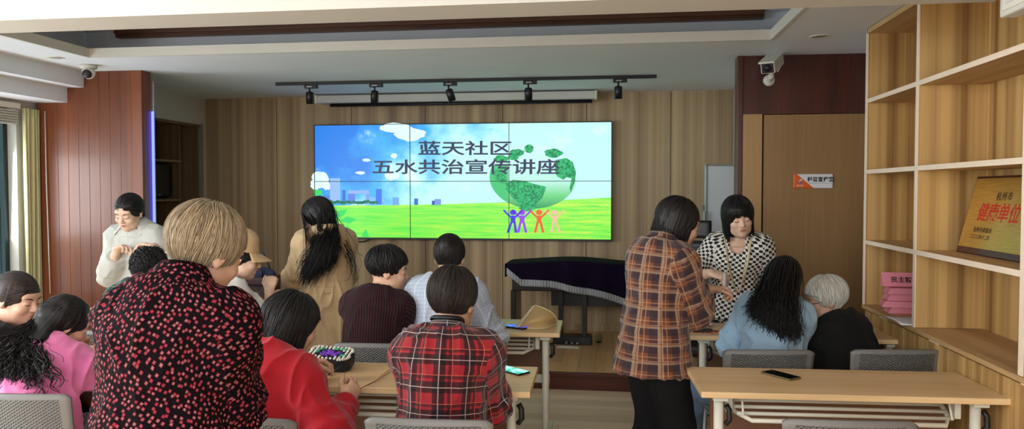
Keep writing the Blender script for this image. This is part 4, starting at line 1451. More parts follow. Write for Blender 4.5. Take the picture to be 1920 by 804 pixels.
def hair_mat(name, c0, c1, rough=0.5):
    t = NT(name)
    r_ = t.n('ShaderNodeNewGeometry').outputs['Random Per Island']
    nz = t.noise(t.coord(), 70.0, 2.0)
    f = t.math('ADD', t.math('MULTIPLY', r_, 0.65), t.math('MULTIPLY', nz, 0.35))
    t.set(Base_Color=t.ramp(f, [(0.15, lin(c0)), (0.85, lin(c1))]), Roughness=rough)
    t.b.inputs['Specular IOR Level'].default_value = 0.3
    return t.m


M_skin = skin_mat('skin', (212, 170, 144))
M_skin_pale = skin_mat('skin_pale', (224, 188, 164))
M_skin_old = skin_mat('skin_weathered', (198, 156, 132))
M_hair_black = hair_mat('black_hair', (12, 11, 12), (34, 31, 31))
M_hair_brown = hair_mat('dark_brown_hair', (22, 17, 15), (52, 42, 36))
M_hair_blonde = hair_mat('ash_blond_hair', (98, 82, 62), (172, 152, 122), 0.5)
M_hair_white = hair_mat('white_hair', (186, 182, 170), (232, 230, 222), 0.5)
M_brow = plain('dark_brow', (44, 34, 30), 0.8)
M_brow_grey = plain('grey_brow', (150, 145, 138), 0.8)
M_lip = plain('lips', (176, 96, 84), 0.5)
M_lash = plain('dark_lashes', (30, 24, 22), 0.7)
M_shoe = plain('black_shoe', (24, 24, 26), 0.5)


# ------------------------------------------------------------------ the figure
class Person:
    def __init__(s, label, head, yaw=0, pose='stand', h=1.58, girth=1.0, lean=(4, 6, 10, 25), side=0, twist=0, head_rot=(0, 20, 0),
                 sh_w=1.0, pelvis_z=None, lift=0.0, legs=None, skin=None, vox=0.005, shoulder_fwd=0.0, fit_z=True, hs=None, splay=(0.1, 0.1)):
        s.label, s.pose, s.g, s.vox, s.skin = label, pose, girth, vox, skin or M_skin
        k = s.k = h / 1.60
        s.hs = hs or (0.97 + 0.03 * k)
        s.yaw = yaw
        target = Vector(head)

        def chain(sp):
            zp = pelvis_z if pelvis_z else (0.875 * k * (sp if pose == 'stand' else 1) if pose == 'stand' else 0.575)
            j = {'pelvis': npv(0, 0, zp)}
            fr = {'pelvis': rot(0, lean[0], side * .3)}
            p = j['pelvis']
            for i, (nm, L) in enumerate((('waist', 0.15), ('chest', 0.17), ('neck', 0.165))):
                M = rot(twist * (i + 1) / 3, lean[i], side * (i + 1) / 3)
                p = p + M[:, 2] * L * k * sp
                j[nm], fr[nm] = p, M
            Mn = rot(twist, lean[3], side)
            fr['throat'] = Mn
            hr = head_rot
            fr['head'] = rot(hr[0], hr[1], hr[2])
            j['skull'] = j['neck'] + Mn[:, 2] * 0.088 * k + Mn[:, 1] * 0.008
            j['head'] = j['skull'] + fr['head'] @ npv(0, 0.024, 0.062) * s.hs
            return j, fr
        sp = 1.0
        if fit_z:
            lo_, hi_ = 0.72, 1.2
            for _ in range(24):
                sp = (lo_ + hi_) / 2
                z = chain(sp)[0]['head'][2]
                if z < target.z:
                    lo_ = sp
                else:
                    hi_ = sp
        s.sp = sp
        s.j, s.fr = chain(sp)
        A = R(yaw)
        hx, hy = s.j['head'][0], s.j['head'][1]
        wx, wy = hx * math.cos(A) - hy * math.sin(A), hx * math.sin(A) + hy * math.cos(A)
        s.root = npv(target.x - wx, target.y - wy, lift)
        if abs(sp - 1) > 0.12:
            print('FIT %-40s spine %.2f head z %.2f want %.2f' % (label[:40], sp, s.j['head'][2], target.z))
        s.empty = thing('person', label, 'person', s.root, A, None)
        if pose == 'sit':
            print('SIT', label[:34], [round(float(q), 2) for q in s.root[:2]], 'sp %.2f' % sp)
        Mc = s.fr['neck']
        nb = s.j['neck']
        for sd, sx in (('l', -1), ('r', 1)):
            s.j['sh_' + sd] = nb + Mc @ npv(sx * 0.150 * k * sh_w, 0.012 + shoulder_fwd, -0.050 * k)
            s.j['hip_' + sd] = s.j['pelvis'] + npv(sx * 0.088 * k * girth ** .5, 0, -0.03)
        s.sh_w = sh_w
        # legs
        lg = legs or {}
        if pose == 'stand':
            thigh = shin = (s.j['hip_l'][2] - 0.085) / 2 * 1.004
            for sd, sx in (('l', -1), ('r', 1)):
                ft = npv(sx * 0.095, 0.0, 0.085) + npv(*lg.get(sd, (0, 0, 0)))
                kn, an = ik(s.j['hip_' + sd], ft, thigh, shin, (0, 1, 0))
                s.j['knee_' + sd], s.j['ank_' + sd] = kn, an
        else:
            for sd, sx in (('l', -1), ('r', 1)):
                ft = npv(sx * 0.11, 0.40, 0.085) + npv(*lg.get(sd, (0, 0, 0)))
                kn, an = ik(s.j['hip_' + sd], ft, 0.405 * k, 0.40 * k, (sx * splay[0 if sd == 'l' else 1], 0.6, 1))
                s.j['knee_' + sd], s.j['ank_' + sd] = kn, an
        s.hands = {}

    def local(s, p):
        A = -R(s.yaw)
        d = np.asarray(p, float) - s.root
        return npv(d[0] * math.cos(A) - d[1] * math.sin(A), d[0] * math.sin(A) + d[1] * math.cos(A), d[2])

    def arm(s, sd, wrist, pole=None, fdir=None, palm=None, curl=0.5, pinch=0.0, world=True):
        """wrist: point; pole: where the elbow points (local); fdir, palm: finger direction and palm normal (local)"""
        w = s.local(wrist) if world else npv(*wrist)
        sx = -1 if sd == 'l' else 1
        k = s.k
        el, w = ik(s.j['sh_' + sd], w, 0.275 * k, 0.238 * k, pole if pole is not None else (sx * 0.28, -0.55, -1))
        s.j['elb_' + sd], s.j['wri_' + sd] = el, w
        fa = unit(w - el)
        f = unit(fdir) if fdir is not None else fa
        n = npv(*palm) if palm is not None else npv(-sx * 0.5, 0, -1)
        n = unit(n - f * n.dot(f))
        s.hands[sd] = (f, n, curl, pinch)
        return s

    # ---- shared shapes
    def torso(s, off=0.0, k=0.05, top=True):
        j, fr, g, kk = s.j, s.fr, s.g, s.k
        P = []
        X = [fr[n][:, 0] for n in ('pelvis', 'waist', 'chest', 'neck')]
        gg = g ** 0.8
        rings = [(j['pelvis'] - npv(0, 0, 0.05), 0.152 * g, 0.118 * gg, X[0]), (j['pelvis'] + fr['pelvis'][:, 2] * 0.04, 0.158 * g, 0.122 * gg, X[0]), (j['waist'], 0.132 * g, 0.105 * gg, X[1]),
                 ((j['waist'] + j['chest']) / 2, 0.136 * g, 0.108 * gg, X[2]), (j['chest'], 0.140 * g ** .9, 0.112 * gg, X[2]),
                 (j['chest'] * .42 + j['neck'] * .58 - fr['neck'][:, 1] * 0.006, 0.136 * g ** .7 * s.sh_w, 0.098 * gg, X[3]),
                 (j['neck'] - fr['neck'][:, 2] * 0.070 - fr['neck'][:, 1] * 0.004, 0.098 * s.sh_w, 0.064 * gg ** .5, X[3])]
        for a, b in zip(rings, rings[1:]):
            P.append(ecap(a[0], b[0], a[1] * kk + off, a[2] * kk + off, b[1] * kk + off, b[2] * kk + off, a[3], k))
        nk = j['neck'] - fr['neck'][:, 2] * 0.034
        for sd in 'lr':
            sh = j['sh_' + sd]
            P.append(cone(nk - fr['neck'][:, 1] * 0.004, sh - (sh - nk) * 0.12 - fr['neck'][:, 2] * 0.004, 0.044 * kk + off, 0.048 * kk + off, 0.045))
        P.append(ell(j['chest'] * .4 + j['neck'] * .6 - fr['neck'][:, 1] * 0.045, npv(0.125 * s.sh_w, 0.055, 0.12) * kk + off, fr['neck'], 0.05))
        return P

    def bust(s, off=0.0, size=1.0):
        c = s.j['chest'] + s.fr['chest'][:, 2] * 0.03
        return [ell(c + s.fr['chest'] @ npv(sx * 0.068, 0.07, 0.0) * s.k, npv(0.062, 0.062, 0.062) * s.k * size + off, s.fr['chest'], 0.05) for sx in (-1, 1)]

    def arm_prims(s, sd, off=0.0, to=2.0, k=0.03, flat=False, fat=1.0, fore_off=None, droop=0.0):
        """to: 0..1 along the upper arm, 1..2 along the forearm"""
        j, kk = s.j, s.k
        sh, el, wr = j['sh_' + sd], j['elb_' + sd], j['wri_' + sd]
        fo = off if fore_off is None else fore_off
        r = [0.050 * kk * fat, 0.041 * kk * fat, 0.037 * kk * fat, 0.027 * kk]
        P = [ell(sh, npv(0.052, 0.052, 0.052) * kk + off, None, k)]
        if to <= 1:
            e = sh + (el - sh) * to
            P.append(cone(sh, e, r[0] + off, r[0] + (r[1] - r[0]) * to + off * 1.25, k, flat1=flat))
            return P
        P.append(cone(sh, el, r[0] + off, r[1] + off, k))
        t = to - 1
        mid = el + (wr - el) * 0.3
        if t > 0.3:
            P.append(cone(el, mid, r[1] + off, 0.042 * kk * fat + fo, k))
            e = el + (wr - el) * t
            rr = 0.042 * kk * fat + (r[3] - 0.042 * kk * fat) * (t - .3) / .7
            P.append(ecap(mid, e, 0.042 * kk * fat + fo, 0.040 * kk * fat + fo, rr + fo, rr * .9 + fo, s.hands[sd][1] if sd in s.hands else (1, 0, 0), k, flat1=flat))
        else:
            P.append(cone(el, el + (wr - el) * t, r[1] + off, r[1] + fo, k, flat1=flat))
        return P

    def hand_prims(s, sd):
        j = s.j
        w = j['wri_' + sd]
        f, n, curl, pinch = s.hands[sd]
        z = s.k * 0.97
        sx = -1 if sd == 'l' else 1
        acr = np.cross(f, n) * (1 if sd == 'r' else -1)   # towards the thumb side
        if sd == 'r':
            acr = -acr
            acr = -acr
        thumb = acr
        P = [ecap(w - f * 0.01, w + f * 0.045 * z, 0.027 * z, 0.019 * z, 0.037 * z, 0.0155 * z, acr, 0.012),
             ecap(w + f * 0.045 * z, w + f * 0.078 * z, 0.037 * z, 0.0155 * z, 0.038 * z, 0.0125 * z, acr, 0.012)]
        for i, (ax, L, r) in enumerate(((0.028, 0.074, 0.0088), (0.0095, 0.081, 0.0090), (-0.0095, 0.076, 0.0086), (-0.027, 0.060, 0.0078))):
            cu = curl + (pinch * 0.55 if i == 0 else (0.12 * i if pinch else 0.06 * i))
            p = w + f * (0.080 - 0.004 * abs(i - 1)) * z + thumb * ax * z
            d = unit(f + thumb * (0.10 - 0.07 * i))
            ang = 0.0
            for q, (fr_, rr) in enumerate(((0.45, 1.0), (0.31, 0.92), (0.24, 0.82))):
                ang += cu * (0.9, 1.1, 0.7)[q]
                dd = d * math.cos(ang) + n * math.sin(ang)
                e = p + dd * L * fr_ * z
                P.append(cone(p, e, r * rr * z, r * rr * 0.93 * z, 0.005 if q == 0 else 0.004))
                p = e
        p = w + f * 0.022 * z + thumb * 0.026 * z + n * 0.006
        d1 = unit(f * 0.72 + thumb * 0.62 + n * (0.28 + 0.3 * pinch))
        d2 = unit(f * 0.92 + thumb * 0.12 + n * (0.35 + 0.35 * pinch))
        e = p + d1 * 0.042 * z
        P.append(cone(p, e, 0.0135 * z, 0.0105 * z, 0.010))
        e2 = e + d2 * 0.030 * z
        P.append(cone(e, e2, 0.0102 * z, 0.0095 * z, 0.004))
        P.append(cone(e2, e2 + unit(d2 + n * 0.25) * 0.022 * z, 0.0095 * z, 0.0078 * z, 0.004))
        return P

    def leg_prims(s, off=0.0, to=2.0, k=0.04, flat=False, flare=0.0, poff=None):
        j, kk, g = s.j, s.k, s.g ** .6
        P = [ell(j['pelvis'] + npv(0, -0.025, -0.02), npv(0.160, 0.122, 0.12 if s.pose == 'stand' else 0.085) * kk * g + (off if poff is None else poff), None, 0.05)]
        for sd in 'lr':
            h, kn, an = j['hip_' + sd], j['knee_' + sd], j['ank_' + sd]
            P.append(cone(h, kn, 0.083 * kk * g + off, 0.056 * kk + off, k))
            if to > 1:
                mid = kn + (an - kn) * .3 + npv(0, -0.012, 0)
                P.append(cone(kn, mid, 0.054 * kk + off, 0.054 * kk + off, k))
                e = kn + (an - kn) * (to - 1)
                P.append(cone(mid, e, 0.054 * kk + off, 0.036 * kk + off + flare, k, flat1=flat))
        return P

    def foot_prims(s, off=0.0):
        P = []
        for sd in 'lr':
            a = s.j['ank_' + sd]
            sx = -1 if sd == 'l' else 1
            heel = npv(a[0], a[1] - 0.035, 0.032)
            toe = npv(a[0] + sx * 0.02, a[1] + 0.135, 0.026)
            P.append(ecap(heel, toe, 0.033 + off, 0.028, 0.040 + off, 0.022, (1, 0, 0), 0.02))
            P.append(cone(a, heel + npv(0, 0.03, 0.01), 0.036 + off, 0.034 + off, 0.02))
        return P

    def H(s, x, y, z):
        return s.j['head'] + s.fr['head'] @ (npv(x, y, z) * s.hs)

    def head_prims(s, old=0.0, male=0.0):
        M, q, H = s.fr['head'], s.hs, s.H

        def E(c, r, k=0.02, op='u', m=None):
            return ell(H(*c), npv(*r) * q, M if m is None else M @ m, k, op)
        P = [E((0, -0.014, 0.032), (0.073, 0.092, 0.086), 0.02), E((0, 0.028, -0.022), (0.0605, 0.064, 0.080), 0.03), E((0, 0.046, -0.072), (0.042 + .004 * male, 0.043, 0.036), 0.03),
             E((0, 0.071, 0.036), (0.052, 0.022, 0.022), 0.02)]
        for sx in (-1, 1):
            P.append(E((sx * 0.036, 0.066, -0.022), (0.026, 0.024, 0.024), 0.02))
            P.append(E((sx * 0.042, 0.030, -0.062), (0.020, 0.034, 0.026), 0.025))
            P.append(E((sx * 0.031, 0.106, 0.010), (0.018, 0.016, 0.0115), 0.012, 's'))
            P.append(E((sx * 0.031, 0.079, 0.007), (0.0165, 0.0135, 0.0105), 0.006))
            P.append(E((sx * 0.074, -0.010, 0.000), (0.0085, 0.020, 0.031), 0.008, 'u', rot(-sx * 18, 0, 0) @ rot(0, -10, 0)))
            P.append(E((sx * 0.083, -0.004, 0.004), (0.005, 0.010, 0.017), 0.004, 's'))
            P.append(E((sx * 0.071, -0.004, -0.026), (0.007, 0.009, 0.010), 0.006))
        P.append(ecap(H(0, 0.085, 0.016), H(0, 0.105, -0.020), 0.0085 * q, 0.010 * q, 0.0125 * q, 0.0115 * q, M[:, 0], 0.010))
        for sx in (-1, 1):
            P.append(E((sx * 0.0115, 0.097, -0.024), (0.0085, 0.0095, 0.0075), 0.006))
        P.append(E((0, 0.085, -0.050), (0.022, 0.014, 0.013), 0.014))
        P.append(E((0, 0.0965, -0.0445), (0.019, 0.0065, 0.0042), 0.004))
        P.append(E((0, 0.0945, -0.0535), (0.0165, 0.0065, 0.0050), 0.004))
        P.append(E((0, 0.078, -0.085), (0.020, 0.016, 0.015), 0.016))
        return P

    def neck_prims(s, off=0.0, fat=1.0):
        a = s.j['neck'] - s.fr['neck'][:, 2] * 0.03
        b = s.H(0, -0.022, -0.045)
        return [cone(a, b, 0.050 * s.k * fat + off, 0.046 * s.k * fat + off, 0.03)]

    def body(s, extra=(), neck=1.0, **kw):
        P = s.torso() + s.leg_prims() + s.foot_prims() + s.neck_prims(0, neck)
        for sd in 'lr':
            P += s.arm_prims(sd)
        P += s.head_prims(**kw)
        for sd in 'lr':
            P += s.hand_prims(sd)
        s.headP = s.head_prims(**kw)
        V, Fq = sdf_mesh(P + list(extra), s.vox)
        return mesh_obj('body', V, Fq, s.skin, s.empty)

    def on_face(s, x, z, out=0.0):
        """point of the face surface in front of head coordinates x, z"""
        ys = np.linspace(0.13, 0.03, 120)
        pts = np.stack([s.H(x, y, z) for y in ys])
        d = eval_prims(s.headP, pts)
        i = int(np.argmax(d < 0))
        return s.H(x, ys[i] + out, z)

    def face(s, brow=None, lips=True, eyes=True):
        for sx in (-1, 1):
            pts = [s.on_face(sx * (0.014 + 0.034 * u), 0.0265 + 0.006 * math.sin(u * 2.4), 0.0006) for u in np.linspace(0, 1, 8)]
            MB().tube(pts, [0.0016, 0.0026, 0.003, 0.003, 0.0028, 0.0024, 0.0018, 0.0008], 6).build('eyebrow', brow or M_brow, s.empty)
            if eyes:
                pts = [s.on_face(sx * (0.017 + 0.029 * u), 0.0045 - 0.0045 * math.sin(u * 3.14), 0.0004) for u in np.linspace(0, 1, 9)]
                MB().tube(pts, [0.0006, 0.0013, 0.0016, 0.0018, 0.0018, 0.0018, 0.0017, 0.0014, 0.0006], 6).build('eyelashes', M_lash, s.empty)
        if lips:
            m = MB()
            for zc, amp, r in ((-0.0450, 0.0020, 0.0030), (-0.0530, -0.002, 0.0036)):
                us = np.linspace(-1, 1, 11)
                pts = [s.on_face(0.0205 * u, zc * (1 - abs(u) ** 2) + (-0.0485) * abs(u) ** 2, -0.0008) for u in us]
                m.tube(pts, [max(0.0008, r * (1 - 0.75 * u * u)) for u in us], 8)
            m.build('lips', M_lip, s.empty)

    # ---- clothing
    def cloth(s, name, prims, mat, vox=None, fold=0.004, fscale=1.0, uv=True, front=False, seed=0, smooth=1):
        vox = vox or max(0.006, s.vox * 1.25)
        V, Fq = sdf_mesh(prims, vox)
        if smooth:
            V = smooth_mesh(V, Fq, smooth)
        N = vnormals(V, Fq)
        seg, h, c, e1, e2, arc = s.classify(V)
        if fold:
            Q = V + seed * 3.7
            big = vnoise(Q * npv(9, 9, 5) * fscale) - 0.5
            ridge = 1 - np.abs(2 * vnoise(Q * npv(16, 16, 8) * fscale + 9 + big[:, None] * 1.2) - 1)
            fine = vnoise(Q * 34 * fscale + 4) - 0.5
            d = fold * (1.7 * big + 1.9 * (ridge ** 3 - 0.25) + 0.4 * fine)
            arm = seg > 0
            # rings of creases at the inside of the elbow
            el = np.minimum(np.abs(arc - 0.275 * s.k), 0.12)
            d = d + np.where(arm, fold * 1.1 * np.sin(arc * 95 + big * 7) * np.clip(1 - el / 0.12, 0, 1), 0)
            V = V + N * d[:, None]
        uvs = s.uvs(V, Fq, seg, c, e1, e2, arc, front) if uv else None
        return mesh_obj(name, V, Fq, mat, s.empty, uvs)

    def bones(s):
        j, fr = s.j, s.fr
        B = []
        sp = [j['pelvis'] - npv(0, 0, 0.5), j['pelvis'], j['waist'], j['chest'], j['neck'], j['neck'] + fr['neck'][:, 2] * 0.1]
        fx = [fr['pelvis'], fr['pelvis'], fr['waist'], fr['chest'], fr['neck'], fr['neck']]
        arc = -0.5
        for a, b, M in zip(sp, sp[1:], fx):
            B.append((0, a, b, 0.15 * s.g * s.k, arc, M[:, 0], M[:, 1]))
            arc += np.linalg.norm(b - a)
        for n, sd in ((1, 'l'), (2, 'r')):
            sh, el, wr = j['sh_' + sd], j['elb_' + sd], j['wri_' + sd]
            t = unit(el - sh)
            x = unit(np.cross(t, fr['neck'][:, 1]))
            B.append((n, sh + t * 0.03, el, 0.055 * s.k, 0.03, x, np.cross(t, x)))
            t2 = unit(wr - el)
            x2 = unit(x - t2 * x.dot(t2))
            B.append((n, el, wr, 0.045 * s.k, np.linalg.norm(el - sh), x2, np.cross(t2, x2)))
        return B

    def classify(s, V):
        best = np.full(len(V), 1e9)
        seg = np.zeros(len(V), int)
        hh = np.zeros(len(V))
        c = np.zeros_like(V)
        e1 = np.zeros_like(V)
        e2 = np.zeros_like(V)
        arc = np.zeros(len(V))
        wsum = np.full(len(V), 1e-12)
        wacc = np.zeros(len(V))
        for (n, a, b, r, a0, x, y) in s.bones():
            L = np.linalg.norm(b - a)
            t = (b - a) / L
            sv = (V - a) @ t
            h = np.clip(sv / L, 0, 1)
            cc = a + h[:, None] * L * t
            d = np.linalg.norm(V - cc, axis=1) - r * (1 if n else 1.0)
            m = d < best
            best = np.where(m, d, best)
            seg = np.where(m, n, seg)
            c[m], e1[m], e2[m] = cc[m], x, y
            arc = np.where(m, a0 + sv, arc)
            if n == 0:
                w = np.exp(-np.clip(d + r, 0, 1) / 0.02) * np.exp(-np.abs(sv - h * L) / 0.03)
                wsum += w
                wacc += w * (a0 + sv)
        arc = np.where((seg == 0) & (wsum > 1e-11), wacc / wsum, arc)
        return seg, hh, c, e1, e2, arc

    def uvs(s, V, Fq, seg, c, e1, e2, arc, front):
        d = V - c
        th_t = np.linspace(-math.pi, math.pi, 181)
        a, b = 0.175 * s.g * s.k, 0.125 * s.g * s.k
        dl = np.sqrt((a * np.cos((th_t[1:] + th_t[:-1]) / 2)) ** 2 + (b * np.sin((th_t[1:] + th_t[:-1]) / 2)) ** 2) * (th_t[1] - th_t[0])
        S = np.concatenate([[0], np.cumsum(dl)])
        S -= S[90]
        tot = S[-1] - S[0]
        u = np.einsum('ij,ij->i', d, e1)
        v = np.einsum('ij,ij->i', d, e2)
        sg = 1 if front else -1
        tor = seg == 0
        th = np.where(tor, np.arctan2(u / 1.4, v * sg), np.arctan2(u, v))
        U = np.where(tor, np.interp(th, th_t, S), th * 0.058 * s.k + 2.0 + seg)
        per = np.where(tor, tot, 2 * math.pi * 0.058 * s.k)
        fs = seg[Fq[:, 0]]
        uc = U[Fq]
        vc = arc[Fq]
        bad = (seg[Fq] != fs[:, None])
        # corners that belong to another limb take the first corner's values
        uc = np.where(bad, uc[:, :1], uc)
        vc = np.where(bad, vc[:, :1], vc)
        pc = per[Fq[:, :1]]
        df = uc - uc[:, :1]
        uc = uc - np.round(df / pc) * pc
        return np.stack([uc, vc], -1)

    def top(s, name, mat, off=0.014, sleeve=1.93, hem=0.16, flare=0.02, bust=0.0, fold=0.004, fat=1.12, neck_cut=0.012, hem_front=0.0, front=False, vox=None, fscale=1.0, seed=0, sleeve_off=None, extra=(), neck_ring=0.0, cuff=0.006):
        j, fr, g, kk = s.j, s.fr, s.g, s.k
        P = s.torso(off, 0.05)
        if bust:
            P += s.bust(off * .6, bust)
        pe = j['pelvis']
        gg = g ** .8
        gh = max(g, g ** .6)
        if s.pose == 'stand':
            P.append(ecap(pe + npv(0, -0.012, 0.10), pe - npv(0, 0.016, hem), 0.160 * g * kk + off, 0.132 * gg * kk + off, 0.176 * gh * kk + off + flare, 0.158 * gh * kk + off + flare, fr['pelvis'][:, 0], 0.05, flat1=True))
        else:
            P.append(ecap(pe + npv(0, 0, 0.08), pe - npv(0, 0.02, 0.065), 0.165 * g * kk + off, 0.13 * gg * kk + off, 0.178 * g * kk + off + flare, 0.15 * gg * kk + off + flare * .5, fr['pelvis'][:, 0], 0.05, flat1=True))
        for sd in 'lr':
            P += s.arm_prims(sd, off * .9, sleeve, 0.055, True, fat, sleeve_off)
            if cuff and sleeve > 1.4:
                el, wr = j['elb_' + sd], j['wri_' + sd]
                t = sleeve - 1
                e = el + (wr - el) * t
                P.append(cone(e - unit(wr - el) * 0.045, e, 0.036 * kk + off, 0.034 * kk + off, cuff, flat0=True, flat1=True))
        n = fr['neck'][:, 2] * .8 + fr['throat'][:, 2] * .2
        P.append(cone(j['neck'] - n * 0.05, j['neck'] + n * (neck_cut + 0.0), 0.056 * kk + off * .6, 0.050 * kk + off * .4 + neck_ring, 0.025, flat1=True))
        P += list(extra)
        c = j['neck'] + n * neck_cut
        P.append(ecap(c, c + np.asarray(n) * 0.2, 0.085, 0.085, 0.085, 0.085, k=0.006, flat0=True, op='s'))
        s.topP = P
        return s.cloth(name, P, mat, vox, fold, fscale, True, front, seed)

    def on_top(s, x, z, out=0.0):
        """point of the garment's front at x, z"""
        ys = np.linspace(0.40, -0.1, 200)
        d = eval_prims(s.topP, np.stack([npv(x, y, z) for y in ys]))
        return npv(x, ys[int(np.argmax(d < 0))] + out, z)

    def collar(s, mat, r=0.064, h=0.042, fall=0.035, spread=0.028, gap=40, name='collar', tilt=0.3, lift=0.042):
        """turned-down shirt collar: stands round the neck, folds over and spreads; open at the throat"""
        n = unit(s.fr['neck'][:, 2] * (1 - tilt) + s.fr['throat'][:, 2] * tilt)
        x = s.fr['neck'][:, 0]
        y = np.cross(n, x)
        c = s.j['neck'] + n * (0.0 + lift) + y * 0.006
        r = r * s.k

        def f(u, v):
            a = R(90 + gap / 2 + u * (360 - gap))
            ed = abs(2 * u - 1) ** 4
            if v < 0.45:
                q = v / 0.45
                rr, z = r + 0.003 - 0.007 * q, -0.012 + h * q * (1 - 0.35 * ed)
            else:
                q = (v - 0.45) / 0.55
                rr, z = r - 0.004 + 0.010 * math.sin(q * 1.6) + spread * q ** 1.4, -0.012 + h * (1 - 0.35 * ed) + 0.004 * math.sin(q * 3.14) - (fall + 0.018 * ed) * q
            p = c + x * rr * math.cos(a) * 1.08 + y * rr * math.sin(a) + n * z
            return p
        o = MB().grid(f, 40, 14, 0.0035).build(name, mat, s.empty)
        me = o.data
        co = np.zeros(len(me.vertices) * 3)
        me.vertices.foreach_get('co', co)
        d = co.reshape(-1, 3) - np.asarray(c)
        vi = np.zeros(len(me.loops), np.int32)
        me.loops.foreach_get('vertex_index', vi)
        uv = np.stack([np.arctan2(d @ x, -(d @ y)) * r, d @ n], 1)[vi]
        me.uv_layers.new(name='cloth').data.foreach_set('uv', uv.ravel().astype(np.float32))
        return o

    def trousers(s, mat, off=0.012, fold=0.004, vox=None, flare=0.012, to=1.97, name='trousers', seed=5):
        P = s.leg_prims(off, to, 0.035, True, flare, 0.008)
        g, kk = s.g, s.k
        P.append(ecap(s.j['pelvis'] - npv(0, 0, 0.03), s.j['pelvis'] + s.fr['pelvis'][:, 2] * 0.09, 0.162 * g * kk + off, 0.122 * g ** .8 * kk + off, 0.150 * g * kk + off, 0.112 * g ** .8 * kk + off, (1, 0, 0), 0.04, flat1=True))
        return s.cloth(name, P, mat, vox or 0.008, fold, 0.8, False, seed=seed)

    def shoes(s, mat=None):
        m = MB()
        for sd in 'lr':
            a = s.j['ank_' + sd]
            sx = -1 if sd == 'l' else 1
            sh = Person.shoe_mesh(a, sx)
            V, Fq = sdf_mesh(sh, 0.007)
            mesh_obj('shoe', V, Fq, mat or M_shoe, s.empty)

    @staticmethod
    def shoe_mesh(a, sx):
        heel = npv(a[0], a[1] - 0.04, 0.036)
        toe = npv(a[0] + sx * 0.02, a[1] + 0.145, 0.032)
        return [ecap(heel, toe, 0.043, 0.034, 0.049, 0.028, (1, 0, 0), 0.02), cone(npv(a[0], a[1], 0.075), heel + npv(0, 0.02, 0.01), 0.045, 0.042, 0.02), halfspace((0, 0, 0.003), (0, 0, -1), npv(a[0] - .3, a[1] - .3, -0.1), npv(a[0] + .3, a[1] + .4, 0.05), 0.002)]

    # ---- hair
    def hair_shell(s, th=0.010, zc=0.0, drop=0.0, face=(0.066, 0.085, 0.088), fz=-0.034, fy=0.112, bob=None, nape=-0.06, extra=(), ears=True, slope=0.35, up=0.0):
        H, M, q = s.H, s.fr['head'], s.hs
        P = [ell(H(0, -0.014, 0.032 + up), npv(0.075 + th, 0.094 + th, 0.087 + th - up * .5) * q, M, 0.02)]
        if bob:
            zb, a1, b1, yb = bob
            P.append(ecap(H(0, -0.018, 0.02), H(0, yb, zb), (0.076 + th) * q, (0.090 + th) * q, a1 * q, b1 * q, M[:, 0], 0.02, flat1=True))
        P += list(extra)
        P.append(ell(H(0, fy, fz), npv(*face) * q, M, 0.012, 's'))
        if not bob:
            c = H(0, -0.03, nape)
            P.append(halfspace(c, M @ npv(0, slope, -1), c - 0.2, c + 0.2, 0.01))
        return P

    def locks(s, n, width=0.006, length=0.09, whorl=(0.0, -0.06, 0.11), th=0.012, region=None, zfree=-1.0, grav=0.25, steps=12, jit=0.25, lift=0.004, taper=0.2, seed=1, curl=0.0, ends=None, drift=(0, 0, 0), zstop=-9, thick=0.35, curlf=60.0, wave=0.0, fringe=0.066, up=0.0, hem=None):
        """strands over the scalp, flowing away from the whorl, then falling free; ends=(lo,hi,jitter) guides long hair to points of the body"""
        rg = np.random.default_rng(seed)
        cen = npv(0, -0.014, 0.032 + up)
        rad = npv(0.075 + th, 0.094 + th, 0.087 + th - up * .5)
        wv = unit((npv(*whorl) - cen) / rad)
        d = rg.normal(size=(n * 6, 3))
        d /= np.linalg.norm(d, axis=1, keepdims=True)
        p = cen + d * rad
        ok = p[:, 2] > -0.06
        ok &= ~((p[:, 1] > 0.045) & (p[:, 2] < 0.062))
        ok &= ~((p[:, 1] > 0.015) & (p[:, 2] < 0.0))
        if region is not None:
            ok &= region(p)
        if hem:
            ok &= p[:, 2] > hem[0] + hem[1] * (p[:, 1] + 0.03)
        d = d[ok][:n]
        n = len(d)
        step = length / steps * (1 + rg.uniform(-0.25, 0.25, n))
        p = cen + d * rad * (1 + rg.uniform(-0.02, 0.015, n))[:, None]
        lay = (1 + rg.uniform(0.0, lift / 0.16, n))[:, None]
        rnd = rg.normal(0, jit, (n, 3))
        ph = rg.uniform(0, 6.28, n)
        pts, nrm = [], []
        free = np.zeros(n, bool)
        alive = np.ones(n, bool)
        E = None
        t = np.zeros((n, 3))
        for i in range(steps + 1):
            nn = (p - cen) / rad ** 2
            nn /= np.linalg.norm(nn, axis=1, keepdims=True)
            pts.append(p.copy())
            nrm.append(nn.copy())
            w = (p - cen) / rad
            w /= np.linalg.norm(w, axis=1, keepdims=True) + 1e-9
            away = w - wv
            away = away - nn * np.einsum('ij,ij->i', away, nn)[:, None]
            away /= np.linalg.norm(away, axis=1, keepdims=True) + 1e-6
            tn = away + npv(0, 0, -grav) + rnd * 0.5 + npv(*drift)
            tn = tn - nn * np.einsum('ij,ij->i', tn, nn)[:, None]
            tn /= np.linalg.norm(tn, axis=1, keepdims=True) + 1e-9
            free |= p[:, 2] < zfree
            fall = npv(0, 0, -1) + npv(*drift) + rnd * 0.15
            fall = fall / np.linalg.norm(fall, axis=1, keepdims=True)
            tn = np.where(free[:, None], fall, tn)
            t = tn if i == 0 else t * 0.5 + tn * 0.5
            t /= np.linalg.norm(t, axis=1, keepdims=True) + 1e-9
            alive &= p[:, 2] > zstop
            if hem:
                alive &= p[:, 2] > hem[0] + hem[1] * (p[:, 1] + 0.03)
